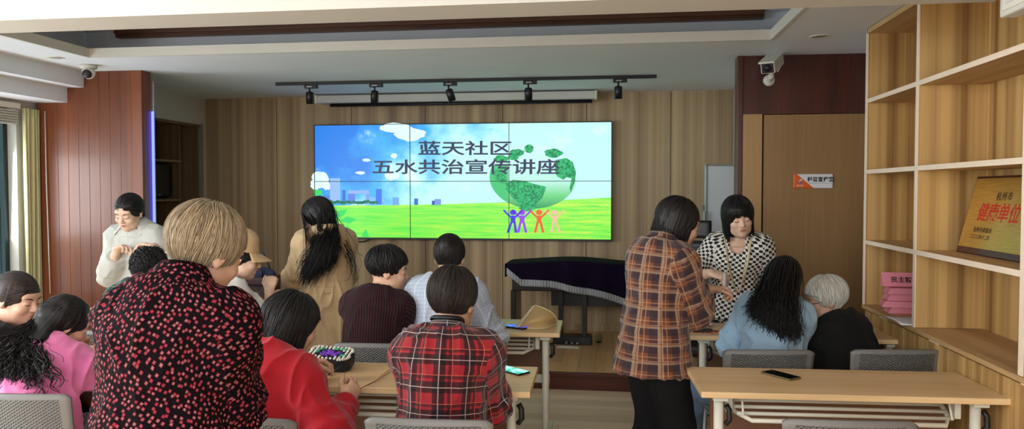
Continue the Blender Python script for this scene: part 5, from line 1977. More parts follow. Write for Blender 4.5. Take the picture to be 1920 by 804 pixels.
            alive &= ~((p[:, 1] > 0.052) & (p[:, 2] < fringe - 0.25 * np.abs(p[:, 0])))
            p = p + t * (step * alive)[:, None]
            q = (p - cen) / rad
            ql = np.linalg.norm(q, axis=1, keepdims=True)
            p = np.where(free[:, None], p, cen + q / ql * rad * lay)
        pts = np.stack(pts, 1)
        nrm = np.stack(nrm, 1)
        # to the person's frame
        Pw = s.j['head'] + (pts * s.hs) @ s.fr['head'].T
        Nw = nrm @ s.fr['head'].T
        S = steps + 1
        if ends is not None:
            lo, hi, je, ne, bulge = ends
            # continue from the strand's end to a place on the body
            p0 = Pw[:, -1]
            t0 = (Pw[:, -1] - Pw[:, -2])
            t0 /= np.linalg.norm(t0, axis=1, keepdims=True) + 1e-9
            xl = pts[:, -1, 0]
            q = np.clip((xl + 0.085) / 0.17 + rg.normal(0, 0.12, n), 0, 1)[:, None]
            e = npv(*lo) * (1 - q) + npv(*hi) * q + rg.normal(0, 1, (n, 3)) * npv(*je)
            L = np.linalg.norm(e - p0, axis=1, keepdims=True)
            m1 = p0 + t0 * L * 0.35
            m2 = e + npv(*bulge) * L
            out = []
            for i in range(1, ne + 1):
                u = i / ne
                b = (1 - u) ** 3 * p0 + 3 * (1 - u) ** 2 * u * m1 + 3 * (1 - u) * u * u * m2 + u ** 3 * e
                if curl:
                    b = b + curl * u * np.stack([np.sin(curlf * u * L[:, 0] + ph), np.cos(curlf * u * L[:, 0] + ph), 0.3 * np.sin(ph + 9 * u)], 1)
                if wave:
                    b = b + wave * u * np.stack([np.sin(22 * u + ph), np.cos(15 * u + ph * 1.7), 0 * ph], 1)
                out.append(b)
            Pw = np.concatenate([Pw, np.stack(out, 1)], 1)
            Nw = np.concatenate([Nw] + [Nw[:, -1:]] * ne, 1)
            S += ne
        elif curl:
            k = np.linspace(0, 1, S)[None, :, None] ** 0.7
            a = np.linspace(0, curlf * length, S)[None, :] + ph[:, None]
            side0 = np.cross(Nw, np.roll(Nw, 1, 1) + npv(0.01, 0.02, 0.9))
            side0 /= np.linalg.norm(side0, axis=2, keepdims=True) + 1e-9
            Pw = Pw + curl * k * (side0 * np.cos(a)[..., None] + Nw * (np.sin(a)[..., None] * 0.6 + 0.5))
        T = np.gradient(Pw, axis=1)
        T /= np.linalg.norm(T, axis=2, keepdims=True) + 1e-9
        side = np.cross(T, Nw)
        side /= np.linalg.norm(side, axis=2, keepdims=True) + 1e-9
        up = np.cross(side, T)
        u = np.linspace(0, 1, S)[None, :, None]
        w = width * rg.uniform(0.6, 1.3, (n, 1, 1)) * (1 - (1 - taper) * u ** 2) * s.hs
        w = w * np.clip(u * 6 + 0.4, 0, 1)
        A, B, Ctop = Pw - side * w, Pw + side * w, Pw + up * w * thick
        Bot = Pw - up * w * thick
        V = np.stack([A, Ctop, B, Bot], 2).reshape(-1, 3)
        base = (np.arange(n)[:, None] * S + np.arange(S - 1)[None, :]).reshape(-1) * 4
        Fq = []
        for a in range(4):
            b = (a + 1) % 4
            Fq.append(np.stack([base + a, base + b, base + 4 + b, base + 4 + a], 1))
        return V, np.concatenate(Fq)

    def hair(s, prims, lock_sets, mat, vox=0.005, rough=0.003, fscale=1.0, name='hair', streak=70):
        V, Fq = sdf_mesh(prims, vox)
        V = smooth_mesh(V, Fq, 2)
        N = vnormals(V, Fq)
        Lc = (V - s.j['head']) @ s.fr['head']
        az = np.arctan2(Lc[:, 0], -(Lc[:, 1] + 0.02))
        st = vnoise(np.stack([az * streak / 6.0, Lc[:, 2] * 6, 0 * az + 3.3], 1)) - 0.5
        bigz = vnoise(V * 22 * fscale) - 0.5
        V = V + N * (rough * (1.2 * st + 1.0 * bigz))[:, None]
        Vs, Fs, n = [V], [Fq], len(V)
        for v, f in lock_sets:
            Vs.append(v)
            Fs.append(f + n)
            n += len(v)
        return mesh_obj(name, np.concatenate(Vs), np.concatenate(Fs), mat, s.empty)


# ------------------------------------------------------------------ cloth materials (uv in metres over the body)
def uvw(t):
    nd = t.n('ShaderNodeUVMap')
    nd.uv_map = 'cloth'
    return nd.outputs[0]


def stripe(t, x, period, width, shift=0.0):
    """1 inside a stripe"""
    f = t.math('FRACT', t.math('ADD', t.math('DIVIDE', x, period), shift + 50.0))
    return t.math('LESS_THAN', f, width / period)


def fabric(name, col, rough=0.85, weave=900.0, var=0.08, sheen=0.2, rib=None):
    t = NT(name)
    c = lin(col)
    v = t.noise(t.coord(), 14.0, 4.0)
    base = t.ramp(v, [(0.3, tuple(x * (1 - var) for x in c[:3]) + (1,)), (0.7, tuple(min(1, x * (1 + var)) for x in c[:3]) + (1,))])
    if rib:
        col2, per, wid = rib
        u = t.sep(uvw(t))
        base = t.mix(stripe(t, u[0], per, wid), base, lin(col2))
    t.set(Base_Color=base, Roughness=rough)
    t.b.inputs['Sheen Weight'].default_value = sheen
    t.b.inputs['Specular IOR Level'].default_value = 0.25
    t.bump(t.noise(t.coord(), weave * 0.4, 2.0), 0.12, 0.002)
    return t.m


def plaid(name, base, bands, rough=0.85):
    """bands: (axis, period, width, shift, colour, strength)"""
    t = NT(name)
    uv = t.sep(uvw(t))
    nz = t.noise(t.coord(), 12.0, 3.0)
    c = t.ramp(nz, [(0.3, tuple(x * .92 for x in lin(base)[:3]) + (1,)), (0.7, lin(base))])
    for ax, per, wid, sh, col, stg in bands:
        m = t.math('MULTIPLY', stripe(t, uv[ax], per, wid, sh), stg)
        c = t.mix(m, c, lin(col))
    t.set(Base_Color=c, Roughness=rough)
    t.b.inputs['Sheen Weight'].default_value = 0.2
    t.b.inputs['Specular IOR Level'].default_value = 0.2
    return t.m
# ================================================================== the people of the photograph
def W(px, py, Y):
    p = on_y(px, py, Y)
    return npv(p.x, p.y, p.z)


def std_arms(P, rx=0.12, ry=0.36, rz=0.86, lx=-0.12, ly=0.36, lz=0.86, curl=0.5, pinch=0.5):
    P.arm('r', (rx, ry, rz), world=False, fdir=(-0.7, 0.7, 0.05), palm=(-0.3, 0, -1), curl=curl, pinch=pinch)
    P.arm('l', (lx, ly, lz), world=False, fdir=(0.7, 0.7, 0.05), palm=(0.3, 0, -1), curl=curl, pinch=pinch)


def back_face(p):
    return p[:, 1] < 0.06


SLICK = dict(whorl=(0.0, 0.10, 0.085), grav=0.0, jit=0.10, th=0.009, lift=0.002)
M_dark_trousers = fabric('black_trousers', (13, 13, 15), 0.95, sheen=0.0)
M_grey_trousers = fabric('grey_trousers', (70, 70, 76), 0.9)
M_jeans = fabric('blue_jeans', (104, 128, 158), 0.85, var=0.15)

# ---- 1 woman in black, at the picture's edge, face in profile
P = Person('woman in black top with dark hair in a low bun, beside the pink jacket', W(31, 561, 3.10), yaw=-44, pose='sit', h=1.54, sh_w=0.9, girth=0.92, hs=1.0, lean=(8, 14, 22, 28), head_rot=(-46, 16, 0), legs={'l': (0, 0.05, 0)})
std_arms(P, 0.10, 0.38, 0.84, -0.12, 0.38, 0.84)
P.body()
P.face()
P.top('black_top', fabric('black_jersey', (12, 12, 14), sheen=0.05), off=0.012, sleeve=0.8, hem=0.1, bust=0.9, fat=1.1)
P.trousers(M_dark_trousers)
P.shoes()
bun = P.H(0, -0.125, -0.03)
P.hair(P.hair_shell(th=0.010, extra=[ell(bun, npv(0.042, 0.036, 0.04), P.fr['head'], 0.02)]), [P.locks(900, width=0.0032, length=0.17, steps=12, seed=2, **SLICK)], M_hair_brown)

# ---- 2 woman in the pink hooded jacket
P = Person('woman in pink hooded jacket, dark curly hair half tied back', W(119, 608, 2.96), yaw=6, pose='sit', h=1.50, girth=1.10, lean=(10, 22, 32, 28), head_rot=(-38, 30, 4), hs=0.99, pelvis_z=0.55)
P.arm('r', (0.20, 0.40, 0.83), world=False, pole=(0.5, -0.4, -1), fdir=(-0.4, 1, 0), palm=(-0.3, 0, -1), curl=0.5, pinch=0.5)
P.arm('l', (-0.10, 0.40, 0.83), world=False, fdir=(0.5, 0.9, 0), palm=(0.3, 0, -1), curl=0.5, pinch=0.5)
P.body()
P.face()
t = NT('pink_jacket_cloth')
uv = t.sep(uvw(t))
nz = t.noise(t.coord(), 12.0, 4.0)
base = t.ramp(nz, [(0.3, lin((204, 96, 150))), (0.7, lin((226, 122, 176)))])
on_arm = t.math('MULTIPLY', t.math('GREATER_THAN', uv[0], 3.4), t.math('MULTIPLY', t.math('GREATER_THAN', uv[1], 0.10), t.math('LESS_THAN', uv[1], 0.30)))
base = t.mix(t.math('MULTIPLY', on_arm, stripe(t, uv[1], 0.042, 0.018)), base, lin((206, 150, 196)))
t.set(Base_Color=base, Roughness=0.7)
t.b.inputs['Sheen Weight'].default_value = 0.3
M_pinkcloth = t.m
P.top('jacket', M_pinkcloth, off=0.018, sleeve=1.95, hem=0.14, bust=0.9, fold=0.007, fat=1.22, neck_cut=0.005, seed=1)
nk, Mn = P.j['neck'], P.fr['neck']


def NKP(x, y, z):
    return nk + Mn @ npv(x, y, z)


hood = [ell(NKP(0, -0.090, -0.085), (0.120, 0.034, 0.075), Mn @ rot(0, 8, 0), 0.03)]
for sx in (-1, 1):
    hood += [cone(NKP(0, -0.085, -0.02), NKP(sx * 0.100, -0.055, -0.005), 0.036, 0.034, 0.03), cone(NKP(sx * 0.100, -0.055, -0.005), NKP(sx * 0.10, 0.06, -0.04), 0.032, 0.022, 0.03)]
P.cloth('hood', hood, M_pinkcloth, 0.006, 0.008, 1.2, seed=3)
P.trousers(M_grey_trousers)
P.shoes()
z_ = nk[2]
mass = [ecap(P.H(0, -0.06, 0.0), NKP(0.0, -0.115, 0.0), 0.07, 0.045, 0.08, 0.03, P.fr['head'][:, 0], 0.04), ecap(NKP(0.0, -0.115, 0.0), NKP(-0.02, -0.135, -0.09), 0.08, 0.03, 0.05, 0.015, Mn[:, 0], 0.04)]
tie = P.H(0.02, -0.115, 0.03)
P.hair(P.hair_shell(th=0.012, extra=mass + [ell(tie, (0.022, 0.022, 0.022), None, 0.02)]),
       [P.locks(700, width=0.0032, length=0.15, steps=10, seed=2, **SLICK),
        P.locks(650, width=0.0035, length=0.07, steps=6, whorl=(0, 0.06, 0.12), th=0.013, region=lambda p: (p[:, 1] < 0.0) & (p[:, 2] < 0.07), grav=0.5, seed=4,
                ends=(NKP(-0.16, -0.115, -0.16), NKP(0.15, -0.135, -0.15), (0.03, 0.008, 0.05), 34, (0, -0.20, 0.25)), curl=0.010, curlf=48, wave=0.010, taper=0.5),
        P.locks(70, width=0.003, length=0.06, steps=6, whorl=(0, 0.06, 0.12), th=0.013, region=lambda p: (p[:, 0] > 0.03) & (p[:, 1] > -0.05) & (p[:, 2] < 0.03), grav=0.6, seed=6,
                ends=(NKP(0.06, 0.04, -0.06), NKP(0.17, 0.06, -0.08), (0.03, 0.02, 0.03), 30, (0, 0, 0.2)), curl=0.010, curlf=55, taper=0.5)], M_hair_black, 0.006, 0.006, 1.5)
MB().ball(tie, 0.012, 10).build('hair_tie', M_black, P.empty)

# ---- 3 standing woman in the white shirt
P = Person('woman in white shirt standing by the red-brown pillar, looking down at her hands', W(243, 398, 4.72), yaw=176, pose='stand', h=1.62, sh_w=1.02, lean=(3, 4, 8, 16), head_rot=(4, 26, -3), skin=M_skin_pale, vox=0.0045, hs=1.02)
P.arm('r', W(220, 467, 4.62), pole=(0.6, -0.3, -1), fdir=(-0.9, 0.15, 0.25), palm=(-0.1, 0.3, -1), curl=0.45, pinch=0.7)
P.arm('l', W(288, 462, 4.60), pole=(-0.6, -0.3, -1), fdir=(0.95, 0.10, 0.12), palm=(0.1, 0.4, -1), curl=0.35, pinch=0.5)
P.body()
P.face()
M_wshirt = fabric('white_cotton', (196, 195, 188), 0.8, var=0.03)
P.top('shirt', M_wshirt, off=0.017, sleeve=1.68, hem=0.12, bust=0.9, fold=0.0045, fat=1.2, front=True, neck_cut=-0.015, seed=2)
P.collar(M_wshirt, r=0.068, h=0.046, fall=0.062, spread=0.062, gap=84, lift=0.050, tilt=0.1)
P.trousers(M_grey_trousers)
P.shoes()
P.hair(P.hair_shell(th=0.009, face=(0.067, 0.085, 0.094), fz=-0.018, extra=[cone(P.H(0, -0.11, -0.02), P.H(0.0, -0.10, -0.11), 0.03, 0.024, 0.03)]),
       [P.locks(900, width=0.003, length=0.17, steps=12, seed=3, **SLICK)], M_hair_black)

# ---- 4 curly-haired person in green plaid
M_gplaid = plaid('green_plaid', (58, 92, 70), [(0, 0.09, 0.04, 0, (24, 34, 50), .75), (1, 0.09, 0.04, 0, (24, 34, 50), .75), (0, 0.09, 0.005, .3, (130, 150, 130), .5), (1, 0.09, 0.005, .3, (130, 150, 130), .5)])
P = Person('person with short curly black hair and green plaid shirt, seated before the white shirt', W(279, 506, 3.98), yaw=-4, pose='sit', h=1.58, lean=(6, 10, 18, 34), head_rot=(36, 24, 0))
std_arms(P)
P.body()
P.face()
P.top('shirt', M_gplaid, off=0.016, sleeve=1.95, hem=0.12, fold=0.005)
P.collar(M_gplaid)
P.trousers(M_dark_trousers)
P.shoes()
P.hair(P.hair_shell(th=0.014, nape=-0.065), [P.locks(900, width=0.004, length=0.07, steps=14, th=0.012, whorl=(0, -0.05, 0.12), jit=0.8, lift=0.02, seed=5, curl=0.010, curlf=190, taper=0.5)], M_hair_black, 0.005, 0.008, 1.6)

# ---- 5 woman in the spotted blouse, nearest to the camera
P = Person('woman with short ash blond hair in a black blouse covered in pink spots', W(383, 474, 1.86), yaw=-6, pose='stand', h=1.56, girth=1.0, lean=(2, 6, 14, 28), head_rot=(-15, 24, 6), sh_w=0.95, skin=M_skin_old, vox=0.0045)
P.arm('r', (0.06, 0.26, 1.12), world=False, pole=(0.22, -0.5, -1), fdir=(-0.8, 0.6, 0.1), palm=(-0.3, 0, -1), curl=0.5, pinch=0.6)
P.arm('l', (-0.10, 0.26, 1.12), world=False, pole=(-0.45, -0.45, -1), fdir=(0.8, 0.6, 0.1), palm=(0.3, 0, -1), curl=0.5, pinch=0.4)
P.body(old=1)
P.face(M_brow_grey)
t = NT('spotted_blouse_cloth')
uv = uvw(t)
sc = t.scaled(uv, (82, 72, 1), (0, 0, 0), (0, 0, 0.5))
wob = t.noise(uv, 9.0, 2.0, out='Color')
sc2 = t.n('ShaderNodeVectorMath', {0: sc, 1: t.n('ShaderNodeVectorMath', {0: wob, 1: (0.9, 0.9, 0)}, operation='MULTIPLY').outputs[0]}, operation='ADD').outputs[0]
vn = t.n('ShaderNodeTexVoronoi', {'Vector': sc2, 'Scale': 1.0, 'Randomness': 0.7}, voronoi_dimensions='2D', distance='CHEBYCHEV')
spot = t.math('LESS_THAN', vn.outputs['Distance'], 0.195)
rim = t.math('LESS_THAN', vn.outputs['Distance'], 0.275)
cr = t.sep(vn.outputs['Color'])
col = t.ramp(cr[0], [(0.15, lin((128, 56, 66))), (0.45, lin((142, 98, 102))), (0.75, lin((122, 100, 98))), (0.95, lin((138, 40, 56)))])
base = t.mix(rim, lin((11, 6, 9)), lin((110, 12, 30)))
base = t.mix(spot, base, col)
t.set(Base_Color=base, Roughness=0.85)
t.b.inputs['Specular IOR Level'].default_value = 0.08
M_spots = t.m
P.top('blouse', M_spots, off=0.016, sleeve=1.95, hem=0.20, bust=0.9, fold=0.006, fat=1.15, neck_cut=0.0, vox=0.0055, seed=4, flare=0.03)
P.collar(M_spots, r=0.066, h=0.056, fall=0.050, spread=0.022, gap=60, tilt=0.35, lift=0.044)
P.trousers(M_dark_trousers)
P.shoes()
P.hair(P.hair_shell(th=0.013, up=0.010, nape=-0.078, face=(0.070, 0.085, 0.092), fy=0.130, slope=0.35), [P.locks(5200, hem=(-0.088, 0.35), up=0.010, width=0.0013, length=0.135, steps=14, th=0.013, whorl=(0.005, -0.035, 0.125), jit=0.16, lift=0.010, grav=0.15, seed=6, taper=0.25), P.locks(500, up=0.010, width=0.0014, length=0.16, steps=14, th=0.014, whorl=(0.005, -0.035, 0.125), jit=0.3, lift=0.010, seed=16, taper=0.2)], M_hair_blonde, 0.005, 0.003)

# ---- 6 woman in the tan cap
P = Person('woman in white T-shirt and tan cap, raising her right hand', W(452, 484, 3.92), yaw=-52, pose='sit', h=1.60, lean=(4, 6, 12, 22), head_rot=(-14, 16, 0), skin=M_skin_pale)
P.arm('r', W(505, 545, 4.02), pole=(0.6, 0.2, -1), fdir=(-0.25, 0.2, 0.9), palm=(-0.8, 0.6, 0.1), curl=1.25, pinch=0.1)
P.arm('l', (-0.05, 0.36, 0.95), world=False, fdir=(0.7, 0.6, 0.2), palm=(0.4, 0, -1), curl=0.8)
P.body()
P.face()
P.top('t_shirt', fabric('white_jersey', (212, 212, 208), 0.85, var=0.02), off=0.022, sleeve=0.86, hem=0.12, bust=0.9, fold=0.007, fat=1.2, seed=6)
P.trousers(M_jeans)
P.shoes()
nk, Mn = P.j['neck'], P.fr['neck']
P.hair(P.hair_shell(th=0.009, extra=[cone(P.H(0, -0.09, -0.02), nk + Mn @ npv(0, -0.10, -0.06), 0.05, 0.03, 0.03)]), [P.locks(400, width=0.004, length=0.09, steps=8, whorl=(0, 0.03, 0.13), region=lambda p: (p[:, 1] < 0.03) & (p[:, 2] < 0.02), th=0.008, seed=7, ends=(nk + Mn @ npv(-0.05, -0.10, -0.10), nk + Mn @ npv(0.05, -0.11, -0.10), (0.02, 0.01, 0.03), 8, (0, -0.1, 0.1)))], M_hair_black)
M_cap = fabric('tan_cap_cloth', (196, 166, 124), 0.85)
# keep the dome above the band line
V, Fq = sdf_mesh([ecap(P.H(0, -0.012, 0.045), P.H(0, -0.012, 0.10), 0.087 * P.hs, 0.104 * P.hs, 0.070 * P.hs, 0.085 * P.hs, P.fr['head'][:, 0], 0.02, flat0=True), ell(P.H(0, -0.012, 0.135), (0.008, 0.008, 0.006), None, 0.006)], 0.005)
mesh_obj('cap_crown', V, Fq, M_cap, P.empty)


def brim_f(u, v):
    a = R(-62) + u * R(124)
    r0 = (0.086 * math.sin(a), 0.103 * math.cos(a) - 0.012)
    k = v * 0.075 * math.cos(a * 1.25) ** 0.6 if abs(a) < R(72) else 0
    return Vector(P.H(r0[0] * (1 + v * 0.05), r0[1] + k, 0.05 - v * 0.022 - 0.03 * (abs(2 * u - 1)) ** 2 * v))


MB().grid(brim_f, 22, 8, 0.003).build('cap_brim', M_cap, P.empty)

# ---- 7 woman in the tan trench coat
P = Person('woman with long straight black hair in a tan trench coat, standing at the handbag', W(595, 406, 4.74), yaw=36, pose='stand', h=1.60, sh_w=0.86, girth=0.90, lean=(2, 3, 8, 22), head_rot=(50, 22, 0), skin=M_skin_pale)
P.arm('l', W(553, 505, 4.92), pole=(-0.35, -0.6, -0.9), fdir=(0.2, 0.95, -0.1), palm=(0.6, 0, -1), curl=0.9, pinch=0.5)
P.arm('r', (0.10, 0.34, 1.08), world=False, pole=(0.3, -0.5, -1), fdir=(-0.6, 0.8, -0.1), palm=(-0.5, 0, -1), curl=0.8)
P.body()
P.face()
M_trench = fabric('tan_gabardine', (202, 172, 132), 0.8, var=0.05)
P.top('trench_coat', M_trench, off=0.017, sleeve=1.93, hem=0.48, flare=0.045, bust=0.8, fold=0.008, fat=1.2, neck_cut=0.0, seed=8)
cp = P.torso(0.038, 0.05)
for sd in 'lr':
    cp.append(ell(P.j['sh_' + sd], npv(0.07, 0.07, 0.07) * P.k + 0.022, None, 0.04))
zc_ = P.j['waist'] + P.fr['waist'][:, 2] * 0.045
c_ = halfspace(zc_, P.fr['chest'] @ npv(0, 0.25, -1), zc_ - 0.6, zc_ + npv(0.6, 0.6, 0.1), 0.004)
cp.append(Prim(lambda X, Y, Z, f=c_.fn: f(X, Y, Z), zc_ - npv(0.6, 0.6, 0.9), zc_ + npv(0.6, 0.6, 0.6), 0.004, 's'))
n_ = P.fr['neck'][:, 2]
cc_ = P.j['neck'] + n_ * 0.0
cp.append(ecap(cc_, cc_ + n_ * 0.2, 0.10, 0.10, 0.1, 0.1, k=0.004, flat0=True, op='s'))
P.cloth('storm_flap', cp, M_trench, 0.0065, 0.004, 1.0, seed=8)
P.collar(M_trench, r=0.062, h=0.040, fall=0.045, spread=0.016, gap=60, tilt=0.4)
bw_ = [(0.168 * P.g + 0.030), (0.130 + 0.030)]
wp, wf = P.j['waist'], P.fr['waist']
MB().grid(lambda u, v: Vector(wp + wf @ npv(bw_[0] * math.cos(u * 2 * math.pi), bw_[1] * math.sin(u * 2 * math.pi), -0.055 + 0.042 * v)), 48, 4, 0.004, closed_u=True).build('belt', M_trench, P.empty)
P.trousers(M_dark_trousers)
P.shoes()
nk, Mn = P.j['neck'], P.fr['neck']
P.hair(P.hair_shell(th=0.012, bob=(-0.07, 0.080, 0.080, -0.03), extra=[ecap(P.H(0, -0.045, -0.03), nk + Mn @ npv(-0.03, -0.100, 0.01), 0.072, 0.020, 0.072, 0.022, P.fr['head'][:, 0], 0.03), ecap(nk + Mn @ npv(-0.05, -0.120, -0.03), nk + Mn @ npv(-0.075, -0.160, -0.17), 0.075, 0.030, 0.045, 0.015, Mn[:, 0], 0.03)]),
       [P.locks(1400, width=0.003, length=0.15, steps=10, whorl=(0, 0.03, 0.13), th=0.013, grav=0.4, jit=0.06, seed=9, zfree=-0.02, ends=(nk + Mn @ npv(-0.19, -0.10, -0.26), nk + Mn @ npv(-0.03, -0.185, -0.17), (0.018, 0.008, 0.05), 14, (0, -0.42, 0.30)), taper=0.3, thick=0.2),
        P.locks(700, width=0.0032, length=0.05, steps=6, whorl=(0, 0.06, 0.13), th=0.016, grav=0.6, jit=0.05, seed=29, zfree=-0.03, region=lambda p: (p[:, 1] < -0.03) & (p[:, 2] < 0.05), ends=(nk + Mn @ npv(-0.15, -0.14, -0.20), nk + Mn @ npv(0.01, -0.185, -0.15), (0.012, 0.006, 0.04), 14, (0, -0.5, 0.35)), taper=0.3, thick=0.2),
        P.locks(40, width=0.003, length=0.13, steps=10, whorl=(0, 0.03, 0.13), th=0.014, grav=0.4, jit=0.06, seed=19, zfree=-0.02, region=lambda p: p[:, 0] > 0.02, ends=(nk + Mn @ npv(0.05, -0.20, -0.22), nk + Mn @ npv(0.12, -0.185, -0.30), (0.02, 0.01, 0.05), 12, (0, -0.42, 0.3)), wave=0.004)], M_hair_black, 0.0055, 0.003)

# ---- 8 woman in the red sweater
P = Person('woman in red sweater with a dark bob, holding up a thread', W(545, 610, 2.74), yaw=-20, pose='sit', h=1.54, girth=1.04, lean=(8, 16, 22, 24), head_rot=(-22, 20, 4), vox=0.0045)
P.arm('r', W(645, 752, 2.74), pole=(0.8, -0.4, -1), fdir=(0.15, 0.75, 0.6), palm=(-0.9, 0.2, -0.2), curl=0.75, pinch=0.5)
P.arm('l', (-0.08, 0.36, 0.83), world=False, fdir=(0.6, 0.8, 0), palm=(0.4, 0, -1), curl=0.6, pinch=0.5)
P.body()
P.face()
M_red = fabric('red_knit', (166, 16, 32), 0.8, var=0.06)
P.top('sweater', M_red, off=0.022, sleeve=1.92, hem=0.12, bust=1.0, fold=0.006, fat=1.15, neck_cut=0.004, seed=9, neck_ring=0.004)
P.trousers(M_dark_trousers)
P.shoes()
P.hair(P.hair_shell(th=0.014, bob=(-0.088, 0.084, 0.088, -0.026), face=(0.062, 0.08, 0.10)), [P.locks(1500, width=0.0028, length=0.21, steps=14, th=0.016, whorl=(0.0, -0.01, 0.13), jit=0.10, lift=0.006, grav=0.2, zfree=0.0, zstop=-0.10, seed=10), P.locks(250, width=0.002, length=0.20, steps=14, th=0.018, whorl=(0.0, -0.01, 0.13), jit=0.22, lift=0.01, zfree=0.0, zstop=-0.11, seed=20)], M_hair_black, 0.005, 0.003)

# ---- 9 woman in the dark ribbed cardigan
P = Person('woman in dark maroon ribbed cardigan with short black hair, hand raised', W(727, 509, 3.86), yaw=-12, pose='sit', h=1.60, girth=0.97, lean=(3, 5, 10, 22), head_rot=(-58, 8, 0), sh_w=0.84)
P.arm('r', W(772, 539, 4.06), pole=(0.5, -0.5, -1), fdir=(0.8, 0.5, 0.2), palm=(-0.2, 0.3, -1), curl=0.7, pinch=0.8)
P.arm('l', (-0.05, 0.36, 0.98), world=False, fdir=(0.7, 0.7, 0.1), palm=(0.3, 0, -1), curl=0.6, pinch=0.6)
P.body()
P.face()
M_maroon = fabric('maroon_rib_knit', (20, 11, 14), 0.9, sheen=0.05, rib=((60, 22, 29), 0.0125, 0.005))
P.top('cardigan', M_maroon, off=0.022, sleeve=1.95, hem=0.14, fold=0.005, fat=1.15, neck_cut=0.012, seed=10, neck_ring=0.006)
P.trousers(M_dark_trousers)
P.shoes()
P.hair(P.hair_shell(th=0.014, up=0.020, nape=-0.045, slope=0.7), [P.locks(1500, hem=(-0.055, 0.7), up=0.020, width=0.003, length=0.085, steps=10, th=0.014, whorl=(0, -0.045, 0.125), jit=0.3, lift=0.012, seed=11, grav=0.1)], M_hair_black, 0.005, 0.006, 1.4)
th_ = MB().tube([Vector(P.j['wri_r'] + P.hands['r'][0] * 0.06 + npv(0.01, 0.03, -0.02)), Vector(P.j['wri_r'] + P.hands['r'][0] * 0.13 + npv(0.02, 0.03, -0.005))], 0.004, 6)
o_ = th_.build('yarn_knot', M_redthread)
o_.matrix_world = Matrix.Translation(P.empty.location) @ Matrix.Rotation(R(P.yaw), 4, 'Z')
tag(o_, 'small red knotted yarn held up by the woman in the ribbed cardigan', 'yarn')

# ---- 10 woman in the pale blue checked shirt
P = Person('woman in pale blue-grey shirt with black hair tied up, seen from behind', W(843, 482, 3.97), yaw=0, pose='sit', h=1.60, lean=(4, 8, 12, 18), head_rot=(0, 12, 0), skin=M_skin_pale, sh_w=0.98)
P.arm('r', (0.16, 0.34, 0.87), world=False, pole=(0.5, -0.4, -1), fdir=(-0.8, 0.6, 0), palm=(-0.3, 0, -1), curl=0.5, pinch=0.5)
P.arm('l', (-0.08, 0.34, 0.87), world=False, pole=(-0.15, -0.4, -1), fdir=(0.8, 0.6, 0), palm=(0.3, 0, -1), curl=0.5, pinch=0.5)
P.body()
P.face()
M_bluecheck = plaid('pale_blue_check', (186, 196, 212), [(0, 0.02, 0.003, 0, (140, 152, 176), .6), (1, 0.02, 0.003, 0, (140, 152, 176), .6), (0, 0.06, 0.006, .3, (216, 222, 232), .7)])
P.top('shirt', M_bluecheck, off=0.018, sleeve=1.25, hem=0.14, fold=0.007, fat=1.2, neck_cut=-0.004, seed=11)
P.collar(M_bluecheck, h=0.032, fall=0.034, spread=0.03, gap=70)
P.trousers(M_jeans)
P.shoes()
P.hair(P.hair_shell(th=0.010, extra=[ell(P.H(0, -0.108, 0.055), npv(0.026, 0.018, 0.026), P.fr['head'], 0.02)], nape=-0.045), [P.locks(900, width=0.003, length=0.17, steps=12, seed=12, **SLICK), P.locks(500, width=0.003, length=0.10, steps=10, seed=13, whorl=(0, -0.06, -0.16), grav=-0.3, jit=0.08, th=0.010, lift=0.002, region=lambda p: (p[:, 2] < 0.03) & (p[:, 1] < 0.0))], M_hair_black)
MB().tube([Vector(P.H(0.020 * math.cos(a), -0.108, 0.055 + 0.020 * math.sin(a))) for a in np.linspace(0, 2 * math.pi, 20, endpoint=False)], 0.006, 8, closed=True).build('hair_tie', M_black, P.empty)

# ---- 11 person in the red plaid shirt
M_rplaid = plaid('red_tartan', (144, 30, 38), [(0, 0.088, 0.034, 0.0, (16, 13, 20), .84), (1, 0.088, 0.034, 0.0, (16, 13, 20), .84), (0, 0.088, 0.012, 0.52, (30, 12, 18), .7), (1, 0.088, 0.012, 0.52, (30, 12, 18), .7),
                                          (0, 0.088, 0.0026, 0.83, (190, 170, 164), .65), (1, 0.088, 0.0026, 0.83, (190, 170, 164), .65), (0, 0.088, 0.0018, 0.40, (190, 90, 70), .8), (1, 0.088, 0.0018, 0.40, (190, 90, 70), .8)])
P = Person('person in red and black plaid shirt with short dark hair, seen from behind', W(848, 567, 2.72), yaw=-3, pose='sit', h=1.48, lean=(3, 7, 12, 22), head_rot=(-4, 14, 2), sh_w=0.95, girth=0.95, skin=M_skin_old, vox=0.0045)
P.arm('r', (0.10, 0.34, 0.87), world=False, pole=(0.2, -0.5, -1), fdir=(-0.6, 0.8, 0), palm=(-0.3, 0, -1), curl=0.5, pinch=0.6)
P.arm('l', (-0.10, 0.34, 0.87), world=False, pole=(-0.2, -0.5, -1), fdir=(0.6, 0.8, 0), palm=(0.3, 0, -1), curl=0.5, pinch=0.6)
P.body(old=1)
P.face()
P.top('shirt', M_rplaid, off=0.020, sleeve=1.95, hem=0.16, fold=0.006, fat=1.15, neck_cut=0.0, seed=12, vox=0.0055)
P.collar(M_rplaid, h=0.034, fall=0.036, spread=0.024, gap=60)
P.collar(M_black, r=0.053, h=0.056, fall=0.010, spread=0.002, gap=30, name='undershirt_collar', lift=0.04)
P.trousers(fabric('khaki_trousers', (150, 128, 100)))
P.shoes()
P.hair(P.hair_shell(th=0.014, up=0.010, nape=-0.062, slope=0.6), [P.locks(2600, hem=(-0.068, 0.6), up=0.010, width=0.0020, length=0.11, steps=12, th=0.014, whorl=(0.01, -0.03, 0.125), jit=0.18, lift=0.010, grav=0.15, seed=14)], M_hair_brown, 0.005, 0.004)

